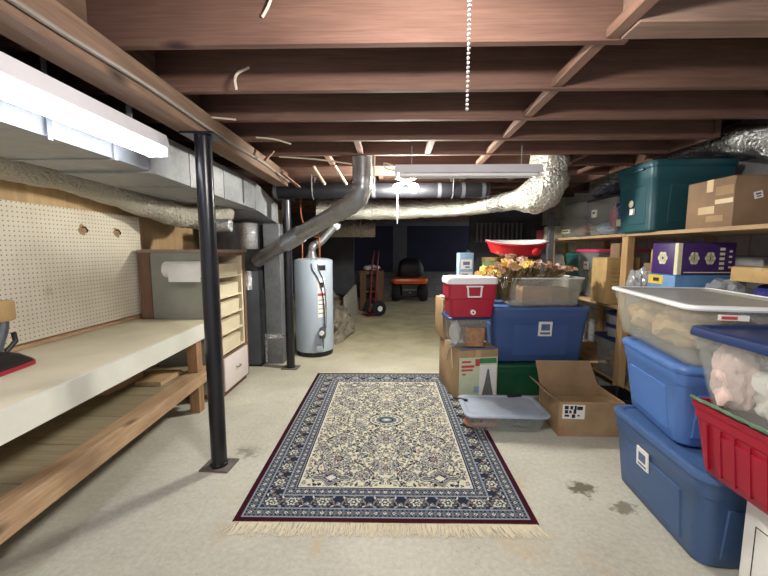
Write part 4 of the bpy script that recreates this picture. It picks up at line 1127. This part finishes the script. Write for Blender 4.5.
t = thing('storage_tote', 'large mid blue lidded tote with white label in the centre stack', 'tote', (.985, 3.48, .335), 1)
lidded(1, 1, .98, .56, .56, M['blue_tote'], M['blue_tote'], t, .045, .05, .035)
sticker(t, (.53, .02, .345), (1, 0, 0), (0, -.1, 1), .13, .145, M['paper'], 'label', .013, [(0, .25, 1.3, .9), (0, -.6, 1.5, .3)], 'blue_print')
t = thing('storage_tote', 'dark green tote at the bottom of the centre stack, under the blue tote', 'tote', (1.0, 3.44, 0), 1)
lidded(1, 1, 1.0, .58, .333, M['green_tote'], M['green_tote'], t, .03, .05, .03)
t = thing('storage_tote', 'open clear bin holding dried flowers on top of the mid blue tote', 'tote', (1.145, 3.50, .896), 1)
lidded(1, 1, .76, .44, .285, M['frost'], M['white'], t, .03, .05, .012, False, True)
b = newbm(); box(b, .0, .30, 0, .2, 0, .16, .004)
b.transform(Matrix.Translation((1.32, 3.62, .92))); one('small_box', 'small brown box inside the open clear flower bin', 'box', b, M['wicker'], (1.32, 3.62, .92))
b = newbm(); box(b, .0, .24, 0, .2, 0, .15, .004)
b.transform(Matrix.Translation((1.56, 3.64, .92))); one('small_box', 'tan box beside the brown one inside the open clear flower bin', 'box', b, M['card_dark'], (1.56, 3.64, .92))

def flower_mesh(r, petals, seed):
    b = newbm(); rr = random.Random(seed)
    for ring, (rad, tilt) in enumerate(((r, .25), (r * .65, .75))):
        for k in range(petals):
            a = 2 * pi * k / petals + ring * .4 + rr.uniform(-.15, .15)
            d = Vector((cos(a), sin(a), 0)); z = Vector((0, 0, 1)); s = Vector((-sin(a), cos(a), 0))
            tip = d * rad * cos(tilt) + z * rad * sin(tilt)
            mid = tip * .55 + z * .003
            w = rad * .36
            vs = [Vector((0, 0, 0)), mid - s * w, tip - s * w * .5, tip * 1.06, tip + s * w * .5, mid + s * w]
            up = Vector((0, 0, .0025))
            loft(b, [[v for v in vs], [v + up for v in vs]])
    lump(b, (0, 0, r * .18), (r * .24, r * .24, r * .2), seed, .1, 3, 1)
    return b

def bouquet(label, root, heads, mats, seed, r):
    t = thing('flower_bunch', label, 'flowers', root)
    rr = random.Random(seed)
    protos = []
    b = newbm()
    for (x, y, z) in heads:
        tube(b, smoothpath([(rr.uniform(-.04, .04), rr.uniform(-.03, .03), 0), (x * .5, y * .5, z * .55), (x, y, z)], 3), .0035, 5)
    for i in range(34):
        x, y, z = rr.choice(heads); f = rr.uniform(.55, .95)
        lump(b, (x * f + rr.uniform(-.03, .03), y * f, z * f + rr.uniform(-.02, .02)), (.02, .012, .007), i, .2, 2, 1)
    obj('stems', b, M['stem'], t)
    for i, mm in enumerate(mats):
        protos.append(obj('flower', flower_mesh(r, 6 + i % 2, seed + i), M[mm], t, 0))
    for i, h in enumerate(heads):
        if i < len(protos): o = protos[i]
        else:
            o = protos[i % len(protos)].copy(); COL.objects.link(o); o.parent = t
        o.location = h
        o.rotation_euler = (rr.uniform(.2, 1.3), rr.uniform(-.7, .7), rr.uniform(-.6, .6))
        s = rr.uniform(.75, 1.25); o.scale = (s, s, s)
rr = random.Random(11)
hd = []
for i in range(46):
    a = rr.uniform(-1.2, .7); l = rr.uniform(.12, .3)
    hd.append((l * sin(a) * 1.05 - .03, rr.uniform(-.20, .02), .20 + l * cos(a) * .42 - .06 * max(0, -a)))
bouquet('yellow and orange silk flowers spilling over the left of the clear bin', (1.17, 3.62, .94), [(x, y - .03, z + .09) for x, y, z in hd], ('fl_yellow', 'fl_orange', 'fl_yellow', 'fl_pink'), 31, .032)
hd = []
for i in range(95):
    u = rr.uniform(0, 1)
    hd.append((-.24 + .66 * u + rr.uniform(-.03, .03), rr.uniform(-.12, .12), .27 + .17 * (1 - u) * rr.uniform(.3, 1) + rr.uniform(0, .03)))
bouquet('dusty pink and brown dried flowers lying across the clear bin', (1.40, 3.72, .965), hd, ('fl_pink', 'fl_brown', 'fl_pink', 'fl_brown', 'plush'), 57, .026)

# support carton behind, with tin and red tub
t = carton('brown_carton', 'brown carton on the floor behind the centre stack, under the green tin', (1.05, 4.12, 0), 0, .70, .46, .86, M['card_dark'], tape_axis='x')
t = thing('storage_tin', 'green and gold tin behind the silk flowers, under the red tub', 'tin', (1.20, 4.25, .863))
b = newbm(); lathe(b, [(.13, 0), (.13, .48)], 28); obj('body', b, M['tin'], t)
b = newbm(); lathe(b, [(.135, .46), (.135, .5), (.12, .504)], 28); obj('lid', b, M['brass'], t)
b = newbm(); box(b, 1.42, 1.70, 4.2, 4.42, .863, 1.364, .004)
one('dark_box', 'dark box beside the green tin, under the red tub', 'box', b, M['tarp'], (1.55, 4.3, .863))
t = thing('red_tub', 'shallow red oval tub with white inside, highest on the centre stack', 'tub', (1.455, 4.25, 1.385), 0)
t.rotation_euler = (R(8), 0, 0)
b = newbm()
def ov(w, d, z, n=40): return [(w / 2 * cos(2 * pi * k / n), d / 2 * sin(2 * pi * k / n), z + .012 * cos(4 * pi * k / n)) for k in range(n)]
loft(b, [ov(.5, .28, .012), ov(.58, .34, .03), ov(.68, .42, .14), ov(.72, .46, .15), ov(.72, .46, .165), ov(.66, .40, .163)], True, False); obj('body', b, M['tray_red'], t)
b = newbm(); loft(b, [ov(.715, .455, .167), ov(.655, .395, .168), ov(.55, .31, .05), ov(.5, .28, .035)], False, True); obj('liner', b, M['tray_white'], t)
b = newbm(); lump(b, (.14, -.235, .075), (.05, .025, .045), 3, .1, 2, 2); obj('handle', b, M['tray_red'], t)

# --- flat clear bin on the rug
t = thing('storage_tote', 'flat clear underbed box with latched lid lying partly on the rug', 'tote', (.585, 2.70, .011), -1)
lidded(1, 1, .675, .43, .155, M['clear'], M['clear_lid2'], t, .035, .06, .022, False)
for c, rz in (((.015, .33, .15), .5), ((.50, .395, .158), -.15)):
    b = newbm(); obox(b, c, .13, .028, .016, Matrix.Rotation(-rz, 3, 'Z'), .005); obj('latch', b, M['black'], t)
b = newbm(); tube(b, smoothpath([(.74 + .14 * cos(a * 1.0) * (1 - a * .03), 2.83 + .07 * sin(a), .055 + .008 * sin(a * 3)) for a in np.linspace(0, 12, 40)], 2), .016, 8)
one('extension_cord', 'coiled orange brown cord inside the flat clear underbed box', 'cord', b, M['orange_cloth'], (.8, 2.83, .03))
b = newbm(); lump(b, (1.05, 2.88, .065), (.13, .11, .045), 4, .25, 2.5, 3, .02)
one('folded_cloth', 'grey bundle inside the flat clear underbed box', 'cloth', b, M['ink_grey'], (1.05, 2.88, .03))

# --- open carton on the floor
t = thing('open_carton', 'open brown carton with raised flap and white label, on the floor by the shelves', 'box', (1.31, 2.71, 0), -1)
W_, D_, H_ = .50, .40, .275
b = newbm()
box(b, 0, W_, 0, .006, 0, H_, .001, 1); box(b, 0, W_, D_ - .006, D_, 0, H_, .001, 1)
box(b, 0, .006, .006, D_ - .006, 0, H_, .001, 1); box(b, W_ - .006, W_, .006, D_ - .006, 0, H_, .001, 1); box(b, .006, W_ - .006, .006, D_ - .006, .002, .008)
obj('body', b, M['card'], t, 0)
b = newbm(); loft(b, [[(.0, D_ - .006, H_), (W_, D_ - .006, H_), (W_, D_, H_), (.0, D_, H_)], [(-.03, D_ + .03, H_ + .20), (W_ - .06, D_ + .03, H_ + .20), (W_ - .06, D_ + .036, H_ + .20), (-.03, D_ + .036, H_ + .20)]])
obj('back_flap', b, M['card_in'], t, 0)
b = newbm(); loft(b, [[(0, .01, H_), (0, D_ - .01, H_), (.006, D_ - .01, H_), (.006, .01, H_)], [(-.10, .03, H_ + .07), (-.10, D_ - .03, H_ + .07), (-.095, D_ - .03, H_ + .075), (-.095, .03, H_ + .075)]]); obj('side_flap', b, M['card_in'], t, 0)
b = newbm(); obox(b, (.25, .12, H_ - .03), .46, .22, .005, Matrix.Rotation(-.12, 3, 'X')); obj('front_flap', b, M['card_in'], t, 0)
sticker(t, (.11, 0, .20), (1, 0, -.02), (0, -.02, 1), .17, .115, M['paper'], 'shipping_label', .003,
        [(-.65, .6, .35, .5), (-.2, .6, .25, .5), (.15, .6, .2, .6), (.55, .55, .5, .5), (-.65, .0, .3, .5), (-.3, .0, .2, .4), (.1, .05, .25, .6), (-.6, -.55, .4, .3), (.0, -.6, .3, .5), (.45, -.5, .2, .2)])
b = newbm(); box(b, .0, .04, -.0012, 0, .0, .09); obj('tape', b, M['wicker'], t, 0)

# ------------------------------------------------------------------ shelving unit (right wall)
t = thing('shelving_unit', 'long pine shelving unit with three decks along the right wall', 'shelves', (0, 0, 0))
SX, SXB = 2.165, 2.94
for y in (1.75, 3.36, 4.97, 6.1):
    b = newbm(); box(b, SX, SX + .065, y, y + .085 if y == 3.36 else y + .04, 0, 1.572, .003, 1); obj('post', b, M['pine_z'], t, 0)
    b = newbm(); box(b, SXB - .05, SXB, y, y + .04, 0, 1.572, .003, 1); obj('post', b, M['pine_z'], t, 0)
for y0, y1 in ((.9, 3.4), (3.404, 6.2)):
    b = newbm(); box(b, SX, SXB, y0, y1, 1.574, 1.602, .003, 1); obj('top_deck', b, M['pine'], t, 0)
    b = newbm(); box(b, SX + .09, SXB - .055, y0, y1, .892, .914, .003, 1); obj('middle_deck', b, M['pine'], t, 0)
    b = newbm(); box(b, SX + .09, SXB - .055, y0, y1, .12, .14, .003, 1); obj('bottom_deck', b, M['pine'], t, 0)
for y0, y1 in ((.9, 1.745), (1.84, 3.355), (3.45, 4.965), (5.015, 6.095)):
    b = newbm(); box(b, SX + .03, SX + .088, y0, y1, .875, .914, .003, 1); obj('deck_rail', b, M['pine'], t, 0)
b = newbm(); box(b, 2.03, 2.10, 4.72, 4.78, 0, 1.94, .003, 1)
one('timber_post', 'dark weathered timber post below the foil elbow', 'post', b, M['grey_post'], (2.06, 4.75, 0), smooth=0)

# top deck
t = thing('storage_tote', 'dark teal tote on the top deck of the shelves', 'tote', (2.08, 2.97, 1.603), 0)
lidded(1, 1, .68, .50, .565, M['teal'], M['teal'], t, .025, .04, .045)
b = newbm(); lump(b, (.012, .27, .245), (.008, .032, .032), 1, 0, 1, 2); obj('round_sticker', b, M['cream_label'], t)
sticker(t, (.02, .25, .175), (0, -1, 0), (0, 0, 1), .045, .05, M['paper'], 'label', .016)
b = newbm(); box(b, -.008, .012, .12, .32, .50, .525, .004); obj('handle', b, M['teal'], t)
t = carton('taped_carton', 'worn brown carton with torn tape on the top deck, right of the teal tote', (2.2, 2.40, 1.603), 0, .70, .37, .325, M['card_dark'], tape_axis='x')
for z, c, h, m in ((.24, .07, .06, 'card_in'), (.12, .2, .05, 'tape'), (.17, .07, .03, 'tape'), (.06, .13, .04, 'card_in')):
    sticker(t, (0, c, z), (0, -1, 0), (0, 0, 1), .13, h, M[m], 'tape_strip', .0025)
sticker(t, (.15, 0, .20), (1, 0, .25), (-.25, 0, 1), .055, .045, M['paper'], 'label', .002, [(0, .3, 1.2, .4), (0, -.4, 1, .3)])
t = thing('storage_tote', 'low clear bin with a cream label on the top deck, beside the dark post', 'tote', (2.2, 4.24, 1.603))
lidded(1, 1, .5, .62, .235, M['clear'], M['clear'], t, .02, .03, .02, False)
sticker(t, (.03, .45, .08), (0, -1, 0), (0, 0, 1), .22, .05, M['cream_label'], 'label', .01, [(0, 0, 1.5, .5)])
t = thing('storage_tote', 'second low clear bin stacked on the cream labelled one', 'tote', (2.2, 4.25, 1.839))
lidded(1, 1, .48, .58, .17, M['clear'], M['clear'], t, .02, .03, .02, False)
b = newbm(); lump(b, (2.45, 4.55, 1.70), (.17, .2, .07), 3, .3, 3, 3, 1.62)
one('folded_cloth', 'pink and pale cloth in the labelled clear bin', 'cloth', b, M['orange_cloth'], (2.45, 4.55, 1.62))
t = thing('storage_tote', 'tall clear bin of blue and red goods on the top deck', 'tote', (2.2, 3.67, 1.603))
lidded(1, 1, .5, .52, .40, M['clear'], M['tarp'], t, .02, .03, .03, False)
sticker(t, (.02, .36, .24), (0, -1, 0), (0, 0, 1), .08, .08, M['paper'], 'label', .014, [(0, .2, 1, .6)])
b = newbm(); lump(b, (2.40, 4.03, 1.69), (.13, .13, .07), 3, .3, 3, 3, 1.62)
one('folded_cloth', 'pale blue cloth at the bottom of the tall clear bin', 'cloth', b, M['lightblue'], (2.4, 4.03, 1.62))
b = newbm(); lump(b, (2.40, 3.84, 1.80), (.12, .11, .15), 7, .3, 3, 3, 1.62)
one('folded_cloth', 'dark red cloth bundle in the tall clear bin', 'cloth', b, M['pink_clutter'], (2.4, 3.84, 1.62))
t = thing('storage_tote', 'narrow blue bin with cream label between teal tote and tall clear bin', 'tote', (2.2, 3.45, 1.603))
lidded(1, 1, .5, .2, .30, M['blue_big'], M['blue_lid'], t, .01, .02, .03, False)
sticker(t, (.018, .11, .11), (0, -1, 0), (0, 0, 1), .13, .065, M['cream_label'], 'label', .008)
b = newbm(); lump(b, (2.42, 3.95, 2.09), (.2, .28, .1), 5, .4, 2.6, 4, 2.005)
one('dark_tarp', 'dark crumpled tarp on top of the tall clear bin', 'tarp', b, M['tarp'], (2.42, 3.95, 2.005))
for i, (y, m, h, l) in enumerate(((5.15, 'cream_label', .18, 'cream box on the far end of the top deck'), (5.42, 'pink_clutter', .14, 'pink box on the far end of the top deck'), (5.62, 'tarp', .22, 'dark box at the very far end of the top deck'))):
    b = newbm(); box(b, 2.22, 2.6, y, y + .19, 1.603, 1.603 + h, .004)
    one('small_box', l, 'box', b, M[m], (2.4, y + .1, 1.603))

# middle deck
t = thing('storage_tote', 'green teal tote at the far part of the middle deck', 'tote', (2.30, 4.42, .915))
lidded(1, 1, .5, .50, .50, M['teal_green'], M['teal_green'], t, .03, .04, .04)
t = thing('storage_tote', 'clear tote with bright pink lid on the middle deck', 'tote', (2.2, 3.93, .915))
lidded(1, 1, .62, .46, .545, M['clear'], M['pink'], t, .04, .04, .03, False)
sticker(t, (.03, .22, .36), (0, -1, 0), (0, 0, 1), .08, .09, M['paper'], 'label', .014, [(0, .2, 1.2, .5)], 'red_print')
b = newbm(); lump(b, (2.45, 4.22, 1.12), (.14, .12, .18), 3, .3, 3, 3, .94)
one('soft_toy', 'golden soft toy inside the pink lidded clear tote', 'soft toy', b, M['fl_yellow'], (2.45, 4.2, .94))
b = newbm(); lump(b, (2.45, 4.06, 1.06), (.14, .08, .12), 6, .3, 3, 3, .94)
one('folded_cloth', 'pale grey cloth inside the pink lidded clear tote', 'cloth', b, M['lightblue'], (2.45, 4.06, .94))
t = carton('tall_carton', 'golden brown tall carton left of the pine post on the middle deck', (2.13, 3.60, .915), 0, .32, .26, .46, M['card_warm'], tape_axis='y')
sticker(t, (.16, 0, .23), (1, 0, 0), (0, 0, 1), .26, .34, M['card_warm'], 'printed_lines', .001, [(0, -.8 + .25 * k, 1.7, .05) for k in range(7)], 'wicker')
b = newbm(); box(b, 2.30, 2.46, 3.64, 3.78, 1.378, 1.52, .004)
t = thing('printed_carton', 'small carton with black stripes on top of the golden brown carton', 'box', (2.28, 3.66, 1.377))
b.free(); b = newbm(); box(b, 0, .17, 0, .15, 0, .14, .004); obj('body', b, M['card_dark'], t)
sticker(t, (.085, 0, .07), (.7, 0, .5), (-.5, 0, .7), .09, .07, M['card_dark'], 'striped_print', .002, [(0, .6, 1.6, .4), (0, -.1, 1.6, .4), (0, -.8, 1.6, .4)])
t = carton('brown_carton', 'dull brown carton just right of the pine post on the middle deck', (2.3, 3.06, .915), 0, .24, .27, .42, M['card_dark'], tape_axis='y')
t = carton('small_carton', 'small pale carton right of the pine post, above the dull brown carton', (2.31, 3.12, 1.336), 0, .16, .14, .12, M['card_warm'], tape_axis='y')
t = carton('blue_carton', 'sky blue carton under the purple carton on the middle deck', (2.15, 2.76, .915), 0, .47, .29, .345, M['skyblue'], tape=False)
sticker(t, (0, .20, .30), (0, -1, 0), (0, 0, 1), .16, .07, M['yellow'], 'yellow_print', .002, [(.1, 0, .8, .8)], 'ink')
t = carton('purple_carton', 'purple carton with white flower print on the middle deck', (2.17, 2.775, 1.262), 0, .43, .27, .245, M['purple'], tape=False)
b = newbm(); box(b, -.003, .03, -.003, .03, 0, .24, .001, 1); obj('white_corner', b, M['cream_label'], t, 0)
for cx_ in (.12, .24):
    b = newbm()
    for k in range(6):
        a = 2 * pi * k / 6
        q = [(cx_ + .022 * cos(a) + .017 * cos(g), -.0035, .125 + .03 * sin(a) + .02 * sin(g)) for g in np.linspace(0, 2 * pi, 10, endpoint=False)]
        loft(b, [q, [(p[0], .0, p[2]) for p in q]])
    obj('flower_print', b, M['cream_label'], t, 0)
b = newbm()
for k in range(5): box(b, .31, .345, -.0035, 0, .04 + .036 * k, .06 + .036 * k)
for k in range(4): box(b, .38, .40, -.0035, 0, .05 + .04 * k, .065 + .04 * k)
box(b, .05, .42, -.0035, 0, .015, .022)
obj('lettering', b, M['cream_label'], t, 0)
b = newbm()
for k in range(6):
    a = 2 * pi * k / 6
    q = [(-.0035, .15 + .03 * cos(a) + .02 * cos(g), .125 + .032 * sin(a) + .022 * sin(g)) for g in np.linspace(0, 2 * pi, 10, endpoint=False)]
    loft(b, [q, [(0, p[1], p[2]) for p in q]])
obj('flower_print', b, M['cream_label'], t, 0)
t = carton('flat_carton', 'flat tan carton lying on the purple bag at the right edge', (2.28, 2.10, 1.245), 0, .5, .36, .095, M['card_warm'], tape_axis='x')
b = newbm(); lump(b, (2.5, 2.26, 1.08), (.2, .19, .17), 3, .2, 2.5, 4, .915)
for v in b.verts: v.co.z = min(v.co.z, 1.243)
one('shopping_bag', 'dark blue and purple bag under the flat tan carton', 'bag', b, M['navy_bag'], (2.5, 2.26, .915))
b = newbm(); lump(b, (2.4, 2.6, 1.06), (.15, .13, .17), 9, .4, 3.2, 4, .915)
one('plastic_bag', 'crumpled clear plastic bag left of the flat tan carton', 'bag', b, M['bag'], (2.4, 2.6, .915))
b = newbm(); lump(b, (2.42, 3.2, 1.38), (.08, .0, .0), 9, .4, 3.2, 1, .915); b.free()
b = newbm(); lump(b, (2.20, 3.2, 1.08), (.09, .12, .19), 13, .4, 3.2, 4, .915)
one('plastic_bag', 'crumpled clear plastic bag hanging off the deck beside the pine post', 'bag', b, M['bag'], (2.22, 3.2, .915))

# bottom deck
t = thing('storage_tote', 'clear tote with navy lid on the bottom deck behind the open carton', 'tote', (2.0, 3.47, .142))
t.location = (2.22, 3.50, .142)
lidded(1, 1, .42, .44, .42, M['clear'], M['blue_lid'], t, .03, .04, .03, False)
b = newbm(); lump(b, (2.42, 3.72, .30), (.13, .14, .13), 4, .3, 3, 3, .16)
one('folded_cloth', 'brownish cloth inside the clear tote on the bottom deck', 'cloth', b, M['wicker'], (2.42, 3.72, .16))
for i, (z, l) in enumerate(((.564, 'lower round clear cake box with navy lid on the bottom deck tote'), (.694, 'upper round clear cake box with navy lid on the bottom deck tote'))):
    t = thing('food_container', l, 'container', (2.41, 3.70, z))
    b = newbm(); lathe(b, [(.15, 0), (.165, .095), (.158, .095), (.145, .006)], 28); obj('body', b, M['bag'], t)
    b = newbm(); lathe(b, [(.17, .096), (.17, .118), (.15, .126)], 28); obj('lid', b, M['blue_lid'], t)
b = newbm(); loft(b, [rrect(1.99, 3.2, .34, .3, .03, .002), rrect(1.99, 3.2, .38, .34, .03, .16), rrect(1.99, 3.2, .37, .33, .03, .16), rrect(1.99, 3.2, .33, .29, .03, .01)])
one('plastic_tray', 'black plastic tray on the floor behind the open carton', 'tray', b, M['black'], (2, 3.2, 0))

# ------------------------------------------------------------------ world and camera
w = bpy.data.worlds.new('World'); SC.world = w; w.use_nodes = True
bg = w.node_tree.nodes['Background']
bg.inputs[0].default_value = (.88, .92, 1, 1); bg.inputs[1].default_value = .7
cam = bpy.data.cameras.new('Camera'); co = bpy.data.objects.new('Camera', cam); COL.objects.link(co)
cam.sensor_width = 36; cam.lens = 36 * 360 / 768; cam.clip_start = .02
co.location = (0, 0, 1.45)
co.rotation_euler = (pi / 2 - math.atan(38 / 360), 0, math.atan(7 / 360))
SC.camera = co
vs = SC.view_settings
vs.view_transform = 'Standard'; vs.look = 'None'; vs.exposure = .42; vs.gamma = 1; vs.use_curve_mapping = False
SC.cycles.max_bounces = 8; SC.cycles.transparent_max_bounces = 24
SC.cycles.sample_clamp_indirect = 6
